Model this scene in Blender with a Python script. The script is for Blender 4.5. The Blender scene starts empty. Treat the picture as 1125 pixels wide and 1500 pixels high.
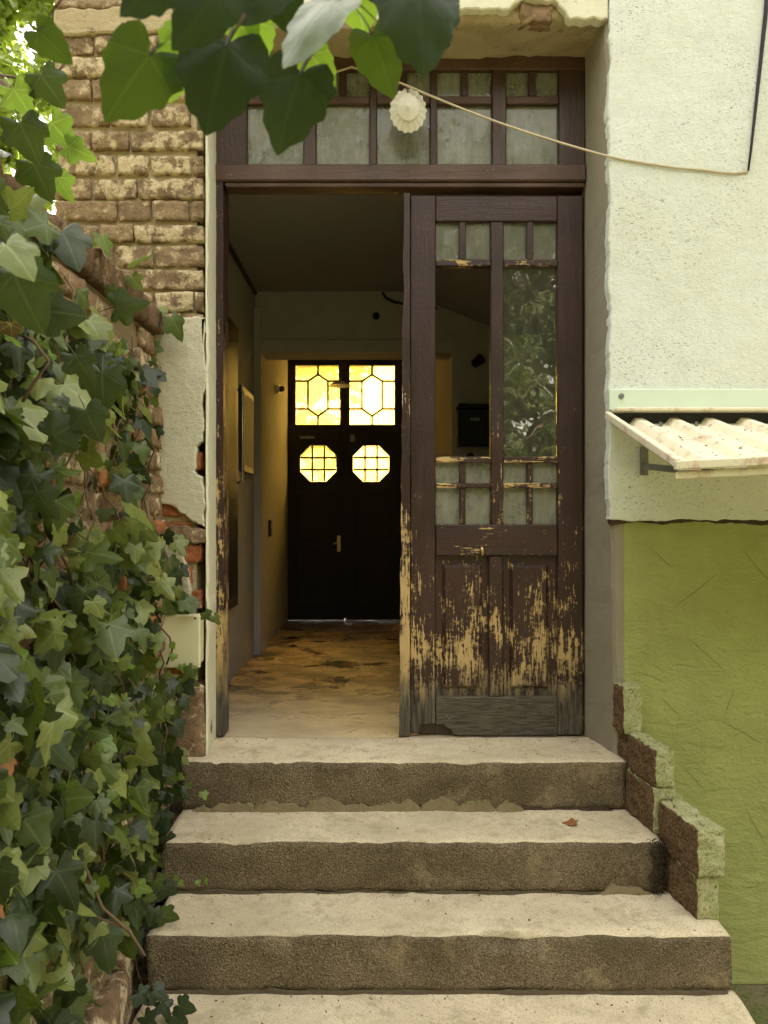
import bpy, bmesh, math, random
from mathutils import Vector, Matrix, noise
R = math.radians
sc = bpy.context.scene
col = sc.collection

# ------------------------------------------------------------------ camera, sky, sun, exposure
F, CX, HY, CZ = 1127.0, 562.5, 760.0, 0.883      # focal length in photo pixels, principal point, eye height over the sill
cam_d = bpy.data.cameras.new('camera'); cam = bpy.data.objects.new('camera', cam_d); col.objects.link(cam)
cam.location = (0, 0, CZ); cam.rotation_euler = (R(90), 0, 0)
cam_d.sensor_fit = 'VERTICAL'; cam_d.sensor_height = 36.0; cam_d.lens = F / 1500 * 36
cam_d.shift_y = 10 / 1500
cam_d.clip_start = 0.02; cam_d.clip_end = 600
cam_d.dof.use_dof = True; cam_d.dof.focus_distance = 2.9; cam_d.dof.aperture_fstop = 7.5
sc.camera = cam

SUN_EL, SUN_AZ = 46.0, 12.0        # sun stands behind the house, a little to the right
wd = bpy.data.worlds.new('World'); sc.world = wd; wd.use_nodes = True
wn = wd.node_tree; wn.nodes.clear()
sky = wn.nodes.new('ShaderNodeTexSky'); sky.sky_type = 'NISHITA'; sky.sun_disc = False
sky.sun_elevation = R(SUN_EL); sky.sun_rotation = R(SUN_AZ); sky.dust_density = 4.0; sky.air_density = 1.2; sky.ozone_density = 0.6
hs = wn.nodes.new('ShaderNodeHueSaturation'); hs.inputs['Saturation'].default_value = 0.25
tint = wn.nodes.new('ShaderNodeMix'); tint.data_type = 'RGBA'; tint.blend_type = 'MULTIPLY'
tint.inputs[0].default_value = 1.0; tint.inputs[7].default_value = (1.0, 0.92, 0.80, 1)
bg = wn.nodes.new('ShaderNodeBackground'); bg.inputs['Strength'].default_value = 0.15
wo = wn.nodes.new('ShaderNodeOutputWorld')
wn.links.new(sky.outputs[0], hs.inputs['Color']); wn.links.new(hs.outputs[0], tint.inputs[6])
wn.links.new(tint.outputs[2], bg.inputs['Color']); wn.links.new(bg.outputs[0], wo.inputs['Surface'])
sd = bpy.data.lights.new('sun', 'SUN'); sd.energy = 2.4; sd.angle = R(0.6); sd.color = (1.0, 0.92, 0.78)
sun = bpy.data.objects.new('sun', sd); col.objects.link(sun); sun.location = (2, 12, 12)
sdir = Vector((math.sin(R(SUN_AZ)) * math.cos(R(SUN_EL)), math.cos(R(SUN_AZ)) * math.cos(R(SUN_EL)), math.sin(R(SUN_EL))))
sun.rotation_euler = sdir.to_track_quat('Z', 'Y').to_euler()
vs = sc.view_settings
sc.display_settings.display_device = 'sRGB'; vs.view_transform = 'Standard'; vs.look = 'None'; vs.gamma = 1.0; vs.exposure = 3.42
sc.cycles.use_denoising = True; sc.cycles.sample_clamp_indirect = 6.0; sc.cycles.max_bounces = 8
sc.cycles.diffuse_bounces = 4; sc.cycles.transparent_max_bounces = 16; sc.cycles.transmission_bounces = 8

def PX(px, D): return (px - CX) * D / F
def PZ(py, D): return CZ - (py - HY) * D / F

# ------------------------------------------------------------------ object helpers
W = {}
def thing(name, loc, label, cat, group=None, kind=None):
    o = bpy.data.objects.new(name, None); o.empty_display_size = 0.05; col.objects.link(o)
    o.location = loc; W[o] = Vector(loc); tag(o, label, cat, group, kind); return o
def tag(o, label=None, cat=None, group=None, kind=None):
    if label: o['label'] = label
    if cat: o['category'] = cat
    if group: o['group'] = group
    if kind: o['kind'] = kind
    return o
def put(o, parent, wloc):
    col.objects.link(o); W[o] = Vector(wloc)
    if parent is not None:
        o.parent = parent; o.location = Vector(wloc) - W[parent]
    else: o.location = wloc
    return o
class MB:
    """collects shapes; build() links them as one mesh object"""
    def __init__(s): s.v = []; s.f = []; s.m = []
    def face(s, pts, mi=0):
        b = len(s.v); s.v += [tuple(p) for p in pts]; s.f.append(tuple(range(b, b + len(pts)))); s.m.append(mi)
    def add(s, vs_, fs_, mi=0):
        b = len(s.v); s.v += [tuple(p) for p in vs_]
        for f in fs_: s.f.append(tuple(b + i for i in f)); s.m.append(mi)
        return s
    def box(s, x0, x1, y0, y1, z0, z1, mi=0):
        return s.add([(x0,y0,z0),(x1,y0,z0),(x1,y1,z0),(x0,y1,z0),(x0,y0,z1),(x1,y0,z1),(x1,y1,z1),(x0,y1,z1)],
              [(0,3,2,1),(4,5,6,7),(0,1,5,4),(1,2,6,5),(2,3,7,6),(3,0,4,7)], mi)
    def prism(s, out, y0, y1, mi=0):            # outline in (x, z), counter-clockwise seen from -Y
        n = len(out)
        vs_ = [(x, y0, z) for x, z in out] + [(x, y1, z) for x, z in out]
        fs_ = [tuple(range(n)), tuple(range(2*n-1, n-1, -1))] + [(i, n+i, n+(i+1)%n, (i+1)%n) for i in range(n)]
        return s.add(vs_, fs_, mi)
    def tube(s, pts, r, seg=6, mi=0, r1=None):
        pts = [Vector(p) for p in pts]; n = len(pts); vs_ = []; fs_ = []
        up = Vector((0.13, 0.21, 0.97))
        for i, p in enumerate(pts):
            d = (pts[min(i+1, n-1)] - pts[max(i-1, 0)]).normalized()
            a = d.cross(up);
            if a.length < 1e-3: a = d.cross(Vector((1, 0, 0)))
            a.normalize(); b = d.cross(a)
            rr = r if r1 is None else r + (r1 - r) * i / (n - 1)
            for k in range(seg):
                t = 2*math.pi*k/seg; vs_.append(p + a*math.cos(t)*rr + b*math.sin(t)*rr)
        for i in range(n-1):
            for k in range(seg):
                fs_.append((i*seg+k, i*seg+(k+1)%seg, (i+1)*seg+(k+1)%seg, (i+1)*seg+k))
        fs_.append(tuple(range(seg-1, -1, -1))); fs_.append(tuple((n-1)*seg+k for k in range(seg)))
        return s.add(vs_, fs_, mi)
    def mesh(s, name, bevel=0, smooth=False, center=True, weld=False):
        c = Vector((0, 0, 0))
        if center:
            xs = list(zip(*s.v)); c = Vector([(min(a)+max(a))/2 for a in xs])
        me = bpy.data.meshes.new(name)
        me.from_pydata([tuple(Vector(p) - c) for p in s.v], [], s.f)
        me.polygons.foreach_set('material_index', s.m)
        if bevel or weld:
            bm = bmesh.new(); bm.from_mesh(me)
            if weld: bmesh.ops.remove_doubles(bm, verts=bm.verts, dist=1e-5)
            if bevel:
                es = [e for e in bm.edges if len(e.link_faces) == 2 and e.calc_face_angle(0) > 0.5]
                bmesh.ops.bevel(bm, geom=es, offset=bevel, segments=1, affect='EDGES', profile=0.6, clamp_overlap=True)
            bm.to_mesh(me); bm.free()
        if smooth: me.polygons.foreach_set('use_smooth', [True]*len(me.polygons))
        return me, c
    def build(s, name, mats, parent=None, bevel=0, smooth=False, weld=False):
        me, c = s.mesh(name, bevel, smooth, True, weld)
        for m in (mats if isinstance(mats, (list, tuple)) else [mats]): me.materials.append(m)
        return put(bpy.data.objects.new(name, me), parent, c)
def boxo(name, x0, x1, y0, y1, z0, z1, m, parent=None, bevel=0.003):
    return MB().box(x0, x1, y0, y1, z0, z1).build(name, m, parent, bevel)

def nz(p, s, o=0.0): return noise.noise(Vector(p)*s + Vector((o, o*1.7, -o)))
def rough_box(name, x0, x1, y0, y1, z0, z1, mats, parent=None, cell=0.03, rad=0.01, amp=0.004, seed=0.0, nscale=14, top_slot=False, chip=0.0, skew=(0,0), smooth=True):
    sx, sy, sz = x1-x0, y1-y0, z1-z0
    nx, ny, nzc = [max(1, min(90, round(s/cell))) for s in (sx, sy, sz)]
    idx = {}; vs_ = []; fs_ = []; ms = []
    c = Vector(((x0+x1)/2, (y0+y1)/2, (z0+z1)/2)); h = Vector((sx/2, sy/2, sz/2)); rad = min(rad, min(h)*0.9)
    def vert(i, j, k):
        key = (i, j, k)
        if key not in idx:
            p = Vector((x0+sx*i/nx, y0+sy*j/ny, z0+sz*k/nzc)) - c
            q = Vector([max(-h[a]+rad, min(h[a]-rad, p[a])) for a in range(3)])
            d = p - q
            w = q + (d.normalized()*rad if d.length > 1e-9 else d)
            wp = w + c
            nn = Vector((nz(wp, nscale, seed), nz(wp, nscale, seed+31), nz(wp, nscale, seed+57)))
            n2 = Vector((nz(wp, nscale*3.1, seed+9), nz(wp, nscale*3.1, seed+3), nz(wp, nscale*3.1, seed+17)))
            wp = wp + nn*amp + n2*amp*0.5
            if chip and j == 0 and k >= nzc-1:
                t = max(0, nz((wp.x, 0, 0), 5, seed+5)-0.22)*1.3 + max(0, nz((wp.x, 0, 0), 31, seed+8)-0.22)*0.8
                wp.y += t*chip; wp.z -= t*chip*0.8
            wp.x += skew[0]*(k/nzc-0.5); wp.z += skew[1]*(i/nx-0.5)
            idx[key] = len(vs_); vs_.append(wp)
        return idx[key]
    def quad(a, b, c_, d, mi): fs_.append((vert(*a), vert(*b), vert(*c_), vert(*d))); ms.append(mi)
    for i in range(nx):
        for k in range(nzc):
            quad((i,0,k),(i+1,0,k),(i+1,0,k+1),(i,0,k+1), 1 if top_slot else 0)
            quad((i+1,ny,k),(i,ny,k),(i,ny,k+1),(i+1,ny,k+1), 1 if top_slot else 0)
    for j in range(ny):
        for k in range(nzc):
            quad((0,j+1,k),(0,j,k),(0,j,k+1),(0,j+1,k+1), 1 if top_slot else 0)
            quad((nx,j,k),(nx,j+1,k),(nx,j+1,k+1),(nx,j,k+1), 1 if top_slot else 0)
    for i in range(nx):
        for j in range(ny):
            quad((i,j+1,0),(i+1,j+1,0),(i+1,j,0),(i,j,0), 1 if top_slot else 0)
            quad((i,j,nzc),(i+1,j,nzc),(i+1,j+1,nzc),(i,j+1,nzc), 0)
    mb = MB(); mb.v = [tuple(v) for v in vs_]; mb.f = fs_; mb.m = ms
    return mb.build(name, mats, parent, 0, smooth)

def ragged(poly, step, amp, seed=0.0, fixed=()):
    """resample a polygon and roughen its edges; edges whose index is in fixed stay straight"""
    out = []; n = len(poly)
    for i in range(n):
        a = Vector(poly[i]); b = Vector(poly[(i+1) % n]); L = (b-a).length; k = max(1, int(L/step))
        if i in fixed: out.append(tuple(a)); continue
        nrm = Vector((b-a).to_tuple()); nrm = Vector((-nrm.y, nrm.x)).normalized()
        for j in range(k):
            p = a + (b-a)*j/k
            e = 0 if (j == 0 and (i-1) % n in fixed) else 1
            d = nz((p.x, p.y, 0), 9, seed)*amp + nz((p.x, p.y, 1), 34, seed)*amp*0.6 + nz((p.x, p.y, 2), 90, seed)*amp*0.25
            out.append(tuple(p + nrm*d*e))
    return out
def plaster(name, poly, y0, y1, m, parent, step=0.014, amp=0.012, seed=0.0, fixed=(), lip=0.005):
    """a coat of plaster: ragged outline, rounded front lip, real thickness; poly is CCW in (x, z) seen from -Y"""
    out = ragged(poly, step, amp, seed, fixed); n = len(out)
    inn = []
    for i in range(n):
        a, b = Vector(out[i-1]), Vector(out[(i+1) % n]); t = (b-a)
        t = Vector((-t.y, t.x)); t = t.normalized() if t.length > 1e-9 else t
        inn.append(tuple(Vector(out[i]) + t*lip))
    mb = MB()
    vs_ = [(x, y0, z) for x, z in inn] + [(x, y0+lip*0.8, z) for x, z in out] + [(x, y1, z) for x, z in out]
    fs_ = [tuple(range(n)), tuple(range(3*n-1, 2*n-1, -1))]
    for i in range(n):
        j = (i+1) % n
        fs_ += [(i, n+i, n+j, j), (n+i, 2*n+i, 2*n+j, n+j)]
    mb.add(vs_, fs_)
    return mb.build(name, m, parent)

# ------------------------------------------------------------------ procedural materials
class Mat:
    def __init__(s, name):
        s.m = bpy.data.materials.new(name); s.m.use_nodes = True; s.t = s.m.node_tree; s.t.nodes.clear()
        s.out = s.n('ShaderNodeOutputMaterial'); s.geo = s.n('ShaderNodeNewGeometry'); s.P = s.geo.outputs['Position']
    def n(s, typ, **kw):
        nd = s.t.nodes.new(typ)
        for k, v in kw.items(): setattr(nd, k, v)
        return nd
    def set(s, sock, v):
        if isinstance(v, bpy.types.NodeSocket): s.t.links.new(v, sock)
        elif isinstance(v, (tuple, list)) and len(v) == 3 and sock.type == 'RGBA': sock.default_value = (*v, 1)
        else: sock.default_value = v
    def vec(s, v, scale=(1,1,1), rot=(0,0,0), loc=(0,0,0)):
        mp = s.n('ShaderNodeMapping'); s.set(mp.inputs[0], v); mp.inputs['Scale'].default_value = scale
        mp.inputs['Rotation'].default_value = rot; mp.inputs['Location'].default_value = loc; return mp.outputs[0]
    def noise(s, scale, detail=4, rough=0.55, vec=None, dist=0.0):
        t = s.n('ShaderNodeTexNoise'); s.set(t.inputs['Vector'], vec if vec is not None else s.P)
        t.inputs['Scale'].default_value = scale; t.inputs['Detail'].default_value = detail
        t.inputs['Roughness'].default_value = rough; t.inputs['Distortion'].default_value = dist; return t.outputs[0]
    def voro(s, scale, vec=None, feature='F1'):
        t = s.n('ShaderNodeTexVoronoi', feature=feature); s.set(t.inputs['Vector'], vec if vec is not None else s.P)
        t.inputs['Scale'].default_value = scale; return t.outputs['Distance']
    def ramp(s, f, *stops):
        r = s.n('ShaderNodeValToRGB'); s.set(r.inputs[0], f); e = r.color_ramp.elements
        while len(e) < len(stops): e.new(0.5)
        for i, (p, c) in enumerate(stops):
            e[i].position = p; e[i].color = (c, c, c, 1) if not isinstance(c, tuple) else (*c, 1)
        return r.outputs[0]
    def mix(s, f, a, b, mode='MIX'):
        x = s.n('ShaderNodeMix', data_type='RGBA', blend_type=mode); s.set(x.inputs[0], f); s.set(x.inputs[6], a); s.set(x.inputs[7], b); return x.outputs[2]
    def math(s, op, a, b=0.0, clamp=False):
        x = s.n('ShaderNodeMath', operation=op, use_clamp=clamp); s.set(x.inputs[0], a); s.set(x.inputs[1], b); return x.outputs[0]
    def xyz(s):
        x = s.n('ShaderNodeSeparateXYZ'); s.set(x.inputs[0], s.P); return x.outputs
    def rand(s): return s.n('ShaderNodeObjectInfo').outputs['Random']
    def bump(s, h, strength=0.5, dist=0.01, normal=None):
        b = s.n('ShaderNodeBump'); s.set(b.inputs['Height'], h); b.inputs['Strength'].default_value = strength
        b.inputs['Distance'].default_value = dist
        if normal is not None: s.set(b.inputs['Normal'], normal)
        return b.outputs[0]
    def pbr(s, color, rough=0.8, normal=None, spec=0.3, metal=0.0, **kw):
        p = s.n('ShaderNodeBsdfPrincipled'); s.set(p.inputs['Base Color'], color); s.set(p.inputs['Roughness'], rough)
        s.set(p.inputs['Specular IOR Level'], spec); s.set(p.inputs['Metallic'], metal)
        if normal is not None: s.set(p.inputs['Normal'], normal)
        for k, v in kw.items(): s.set(p.inputs[k], v)
        return p.outputs[0]
    def mixs(s, f, a, b):
        x = s.n('ShaderNodeMixShader'); s.set(x.inputs[0], f); s.t.links.new(a, x.inputs[1]); s.t.links.new(b, x.inputs[2]); return x.outputs[0]
    def done(s, sh): s.t.links.new(sh, s.out.inputs['Surface']); return s.m

def m_plaster(name, base, pit, stain, pitscale=110, pitamt=0.6, bumpd=0.006, stroke=False, pit0=0.33):
    a = Mat(name)
    big = a.noise(2.2, 5, 0.6); mid = a.noise(14, 5, 0.65); fine = a.noise(pitscale*0.75, 7, 0.72, a.vec(a.P, (1, 1, 1.7), (0, R(20), 0)), 0.8)
    c = a.mix(a.ramp(big, (0.42, 0.0), (0.7, 0.55)), base, stain)
    c = a.mix(a.ramp(mid, (0.35, 0.35), (0.55, 0.0)), c, tuple(x*0.82 for x in base))
    reg = a.ramp(a.noise(3.1, 4, 0.6, a.vec(a.P, loc=(4, 2, 1))), (0.42, 0.0), (0.62, 1.0))
    pm = a.math('MULTIPLY', a.ramp(fine, (pit0, 1.0), (pit0+0.08, 0.0)), a.math('ADD', a.math('MULTIPLY', reg, pitamt), 0.12))
    c = a.mix(pm, c, pit)
    h = a.math('ADD', a.math('MULTIPLY', fine, 0.5), a.math('MULTIPLY', mid, 0.9))
    if stroke:
        s1 = a.noise(9, 5, 0.6, a.vec(a.P, (1.0, 1, 2.0), (0, R(25), 0)), 0.7); s2 = a.noise(6, 6, 0.62, a.vec(a.P, (1.0, 1, 2.4), (0, R(-38), 0)), 0.9)
        h = a.math('ADD', h, a.math('MULTIPLY', a.math('MAXIMUM', s1, s2), 1.3))
    nrm = a.bump(h, 0.9, bumpd)
    return a.done(a.pbr(c, 0.92, nrm, 0.12))
M = {}
M['white'] = m_plaster('white_roughcast', (0.735, 0.775, 0.70), (0.13, 0.125, 0.09), (0.66, 0.655, 0.53), 120, 0.95, 0.012, False, 0.352)
M['cream'] = m_plaster('cream_plaster', (0.60, 0.57, 0.42), (0.20, 0.15, 0.09), (0.42, 0.35, 0.23), 70, 0.8, 0.012, False, 0.36)
M['green'] = m_plaster('green_plaster', (0.40, 0.43, 0.155), (0.16, 0.165, 0.06), (0.26, 0.265, 0.10), 60, 0.45, 0.013, True)
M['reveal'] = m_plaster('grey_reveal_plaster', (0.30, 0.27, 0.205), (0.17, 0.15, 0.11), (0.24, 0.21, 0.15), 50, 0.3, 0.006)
M['greenlip'] = m_plaster('green_patched_brick', (0.43, 0.49, 0.20), (0.16, 0.11, 0.07), (0.55, 0.53, 0.36), 40, 0.8, 0.010)
M['scratch'] = m_plaster('scratched_green', (0.16, 0.18, 0.05), (0.1, 0.1, 0.03), (0.2, 0.2, 0.07))
M['lime'] = m_plaster('lime_paint', (0.70, 0.68, 0.52), (0.34, 0.26, 0.16), (0.60, 0.55, 0.40), 60, 0.4, 0.005)
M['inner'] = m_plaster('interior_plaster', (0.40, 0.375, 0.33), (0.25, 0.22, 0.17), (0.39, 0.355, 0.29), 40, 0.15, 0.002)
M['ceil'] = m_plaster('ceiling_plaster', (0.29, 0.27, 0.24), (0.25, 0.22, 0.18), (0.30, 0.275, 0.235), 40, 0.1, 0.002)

def m_brick(name, c1, c2, smear, amt, var=0.5):
    a = Mat(name); r = a.rand()
    c = a.mix(r, c1, c2); n = a.noise(24, 6, 0.65); f = a.noise(150, 4, 0.6)
    c = a.mix(a.ramp(n, (0.3, 0.75), (0.6, 0.0)), c, tuple(x*0.5 for x in c1))
    lo = a.math('SUBTRACT', a.noise(17, 6, 0.7, a.vec(a.P, loc=(3, 1, 7))), a.math('MULTIPLY', a.math('SUBTRACT', r, 0.5), 0.12))
    c = a.mix(a.ramp(lo, (0.56-amt, 0.0), (0.66-amt, 0.9)), c, smear)
    c = a.mix(a.ramp(f, (0.3, 0.7), (0.42, 0.0)), c, tuple(x*0.35 for x in c1))
    nrm = a.bump(a.math('ADD', a.math('MULTIPLY', n, 1.6), a.math('ADD', a.math('MULTIPLY', f, 0.5), lo)), 1.0, 0.009)
    return a.done(a.pbr(c, 0.93, nrm, 0.1))
M['brick'] = m_brick('old_brown_brick', (0.215, 0.15, 0.085), (0.32, 0.225, 0.13), (0.60, 0.49, 0.30), 0.07)
M['redbrick'] = m_brick('red_brick', (0.46, 0.15, 0.06), (0.40, 0.19, 0.09), (0.50, 0.36, 0.22), -0.03)
M['rubble'] = m_brick('rubble_stone', (0.22, 0.15, 0.09), (0.34, 0.22, 0.13), (0.60, 0.50, 0.32), 0.04)
M['darkbrick'] = m_brick('dirty_brick', (0.085, 0.05, 0.026), (0.13, 0.075, 0.035), (0.20, 0.12, 0.055), -0.02)
M['coping'] = m_brick('weathered_coping', (0.15, 0.095, 0.055), (0.22, 0.14, 0.085), (0.36, 0.25, 0.15), -0.02)
M['mortar'] = m_plaster('lime_mortar', (0.50, 0.41, 0.25), (0.10, 0.07, 0.04), (0.33, 0.25, 0.145), 42, 1.0, 0.022)

M['earth'] = m_plaster('earthy_mortar', (0.27, 0.20, 0.115), (0.05, 0.035, 0.02), (0.17, 0.12, 0.07), 42, 1.0, 0.022)
def m_tread():
    a = Mat('worn_cement_tread'); big = a.noise(3.0, 6, 0.65); mid = a.noise(22, 5, 0.7); f = a.noise(260, 3, 0.6)
    c = a.mix(a.ramp(big, (0.35, 0.0), (0.68, 1.0)), (0.72, 0.625, 0.44), (0.56, 0.475, 0.32))
    c = a.mix(a.ramp(mid, (0.32, 0.6), (0.48, 0.0)), c, (0.40, 0.33, 0.205))
    c = a.mix(a.ramp(f, (0.34, 0.9), (0.45, 0.0)), c, (0.22, 0.175, 0.105))
    c = a.mix(a.ramp(a.noise(9, 6, 0.75, a.vec(a.P, loc=(8, 3, 0))), (0.52, 0.0), (0.66, 0.75)), c, (0.36, 0.30, 0.185))
    c = a.mix(a.ramp(a.noise(2.1, 5, 0.6, a.vec(a.P, (1, 1.6, 1), loc=(2, 9, 0))), (0.48, 0.0), (0.66, 0.5)), c, (0.42, 0.36, 0.24))
    return a.done(a.pbr(c, 0.9, a.bump(a.math('ADD', mid, a.math('MULTIPLY', f, 0.6)), 0.7, 0.006), 0.15))
def m_riser():
    a = Mat('exposed_aggregate_riser'); f = a.noise(210, 4, 0.7); v = a.voro(170); big = a.noise(4.5, 5, 0.65); mid = a.noise(30, 4, 0.6)
    c = a.ramp(f, (0.32, (0.065, 0.049, 0.03)), (0.46, (0.175, 0.136, 0.083)), (0.56, (0.27, 0.212, 0.132)), (0.68, (0.46, 0.385, 0.255)))
    c = a.mix(a.ramp(big, (0.35, 0.55), (0.62, 0.0)), c, (0.085, 0.066, 0.036))
    c = a.mix(a.ramp(a.noise(6, 6, 0.75, a.vec(a.P, loc=(1, 5, 9))), (0.55, 0.0), (0.66, 0.8)), c, (0.36, 0.285, 0.165))
    c = a.mix(a.ramp(a.noise(5, 5, 0.7, a.vec(a.P, loc=(7, 2, 4))), (0.62, 0.0), (0.74, 0.4)), c, (0.12, 0.13, 0.045))
    h = a.math('ADD', a.math('MULTIPLY', f, 0.8), a.math('ADD', a.math('MULTIPLY', v, 0.8), mid))
    return a.done(a.pbr(c, 0.95, a.bump(h, 1.0, 0.007), 0.1))
M['tread'] = m_tread(); M['riser'] = m_riser()
def m_patch():
    a = Mat('cement_repair'); n = a.noise(20, 5, 0.7); f = a.noise(140, 4, 0.6)
    c = a.mix(n, (0.15, 0.12, 0.066), (0.31, 0.25, 0.145)); c = a.mix(a.ramp(a.noise(11, 4, 0.6), (0.55, 0.0), (0.7, 0.6)), c, (0.13, 0.15, 0.04))
    return a.done(a.pbr(c, 0.95, a.bump(a.math('ADD', n, f), 0.9, 0.006), 0.1))
M['patch'] = m_patch()
def m_ground():
    a = Mat('mossy_ground'); n = a.noise(5, 6, 0.7); f = a.noise(90, 4, 0.7)
    c = a.mix(a.ramp(n, (0.4, 0.0), (0.62, 1.0)), (0.24, 0.20, 0.12), (0.16, 0.19, 0.06)); c = a.mix(a.ramp(f, (0.35, 0.8), (0.5, 0.0)), c, (0.09, 0.075, 0.04))
    return a.done(a.pbr(c, 0.95, a.bump(a.math('ADD', n, f), 0.8, 0.012), 0.1))
M['ground'] = m_ground()
def m_street():
    a = Mat('street_paving'); n = a.noise(3, 5, 0.6)
    return a.done(a.pbr(a.mix(n, (0.36, 0.32, 0.24), (0.46, 0.41, 0.30)), 0.9, a.bump(n, 0.4, 0.01), 0.2))
M['street'] = m_street()
def m_floor():
    a = Mat('worn_corridor_floor'); P = a.vec(a.P, (1.0, 1.6, 1)); x = a.xyz()
    n1 = a.noise(2.6, 6, 0.7, P, 0.5); n2 = a.noise(4.5, 8, 0.72, P, 0.15); f = a.noise(70, 4, 0.7)
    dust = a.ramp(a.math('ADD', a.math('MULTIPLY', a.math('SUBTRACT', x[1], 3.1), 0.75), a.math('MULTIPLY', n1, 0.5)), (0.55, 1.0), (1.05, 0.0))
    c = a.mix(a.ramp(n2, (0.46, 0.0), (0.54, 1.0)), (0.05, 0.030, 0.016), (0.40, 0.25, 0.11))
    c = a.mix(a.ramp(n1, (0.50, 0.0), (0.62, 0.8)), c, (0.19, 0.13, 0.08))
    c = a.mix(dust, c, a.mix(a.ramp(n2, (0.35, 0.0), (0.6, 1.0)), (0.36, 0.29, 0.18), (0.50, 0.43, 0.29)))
    c = a.mix(a.ramp(f, (0.68, 0.0), (0.74, 0.5)), c, (0.62, 0.55, 0.4))
    return a.done(a.pbr(c, a.ramp(n1, (0.4, 0.22), (0.6, 0.55)), a.bump(a.math('ADD', n2, a.math('MULTIPLY', f, 0.4)), 0.5, 0.006), 0.4))
M['floor'] = m_floor()

def m_wood(name, axis, lo=0.0, paint=(0.027, 0.0105, 0.008), wear=0.0, hgrey=0.24):
    a = Mat(name); x = a.xyz()
    st = {'v': (1.0, 1.0, 0.075), 'h': (0.075, 1.0, 1.0)}[axis]
    g = a.noise(150, 7, 0.68, a.vec(a.P, st)); g2 = a.noise(26, 6, 0.7, a.vec(a.P, tuple(max(q, 0.16) for q in st)))
    iso = a.noise(60, 5, 0.7); chip = a.noise(7, 5, 0.7)
    k = a.math('ADD', a.math('ADD', a.math('MULTIPLY', g, 0.34), a.math('MULTIPLY', g2, 0.22)), a.math('ADD', a.math('MULTIPLY', iso, 0.20), a.math('MULTIPLY', chip, 0.26)))
    zz = a.math('MULTIPLY', a.math('ADD', x[2], lo), 0.42)        # height 0..2.4 m -> 0..1
    thr = a.ramp(zz, (0.0, 0.34), (0.05, 0.46), (0.10, 0.517), (0.21, 0.538), (0.29, 0.560), (0.38, 0.585), (0.55, 0.615), (1.0, 0.64))
    thr = a.math('SUBTRACT', thr, wear)
    bare = a.ramp(a.math('ADD', a.math('SUBTRACT', k, thr), 0.5), (0.497, 0.0), (0.506, 1.0))
    yel = a.mix(g, (0.36, 0.24, 0.09), (0.66, 0.47, 0.21)); gry = a.mix(a.ramp(g, (0.35, 0.0), (0.65, 1.0)), (0.028, 0.023, 0.016), (0.135, 0.115, 0.082))
    gm = a.ramp(a.math('ADD', zz, a.math('MULTIPLY', a.math('SUBTRACT', g2, 0.5), 0.22)), (hgrey*0.28, 1.0), (hgrey*0.62, 0.0))
    wood = a.mix(gm, yel, gry)
    pc = a.mix(a.ramp(a.noise(4, 4, 0.6), (0.35, 0.0), (0.7, 1.0)), paint, tuple(q*1.7 for q in paint))
    pc = a.mix(a.ramp(iso, (0.58, 0.0), (0.70, 0.4)), pc, (0.085, 0.052, 0.037))
    pc = a.mix(a.ramp(g2, (0.52, 0.0), (0.70, 0.55)), pc, (0.058, 0.034, 0.026))
    c = a.mix(bare, pc, wood)
    sp = a.ramp(a.noise(130, 2, 0.5), (0.755, 0.0), (0.765, 0.85)); c = a.mix(sp, c, (0.58, 0.45, 0.25))
    h = a.math('SUBTRACT', a.math('ADD', a.math('MULTIPLY', g, 0.7), a.math('MULTIPLY', iso, 0.5)), a.math('MULTIPLY', bare, 0.55))
    return a.done(a.pbr(c, a.mix(bare, a.ramp(g2, (0.35, 0.30), (0.65, 0.58)), (0.9, 0.9, 0.9)), a.bump(h, 0.85, 0.0035), 0.45))
M['wood_v'] = m_wood('peeling_painted_wood_upright', 'v'); M['wood_h'] = m_wood('peeling_painted_wood_level', 'h')
M['wood_edge'] = m_wood('worn_door_edge', 'v', wear=0.055); M['wood_bar'] = m_wood('worn_glazing_bar', 'h', wear=0.075)
M['wood_barv'] = m_wood('worn_glazing_bar_upright', 'v', wear=0.03)
M['frame_v'] = m_wood('brown_frame_paint_upright', 'v', 0.3, (0.038, 0.018, 0.011)); M['frame_h'] = m_wood('brown_frame_paint_level', 'h', 0.3, (0.062, 0.031, 0.018), 0.01)
M['jamb'] = m_wood('weathered_jamb', 'v', wear=0.04)
M['greywood'] = m_wood('grey_weathered_wood', 'h', wear=0.12, hgrey=0.9)
def m_simple(name, c, rough=0.6, metal=0.0, spec=0.4, var=0.25, scale=40, bump=0.2):
    a = Mat(name); n = a.noise(scale, 4, 0.6)
    return a.done(a.pbr(a.mix(n, tuple(q*(1-var) for q in c), tuple(min(1, q*(1+var)) for q in c)), rough, a.bump(n, bump, 0.002), spec, metal))
M['fardoor'] = m_simple('dark_door_paint', (0.020, 0.012, 0.008), 0.55)
M['lead'] = m_simple('lead_came', (0.03, 0.028, 0.025), 0.6)
M['brass'] = m_simple('old_brass', (0.55, 0.40, 0.16), 0.35, 1.0)
M['steel'] = m_simple('grey_steel', (0.22, 0.22, 0.21), 0.45, 0.8)
M['chrome'] = m_simple('chrome', (0.6, 0.58, 0.54), 0.2, 1.0)
M['black'] = m_simple('black_metal', (0.012, 0.012, 0.012), 0.5)
M['rubber'] = m_simple('black_cable', (0.018, 0.014, 0.018), 0.7)
M['box'] = m_simple('cream_plastic', (0.66, 0.62, 0.39), 0.45, var=0.06, scale=9, bump=0.05)
M['mint'] = m_simple('pale_mint_paint', (0.60, 0.70, 0.56), 0.5, var=0.05, scale=9, bump=0.05)
M['cord'] = m_simple('natural_cord', (0.52, 0.43, 0.29), 0.9, scale=300, bump=0.5)
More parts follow.
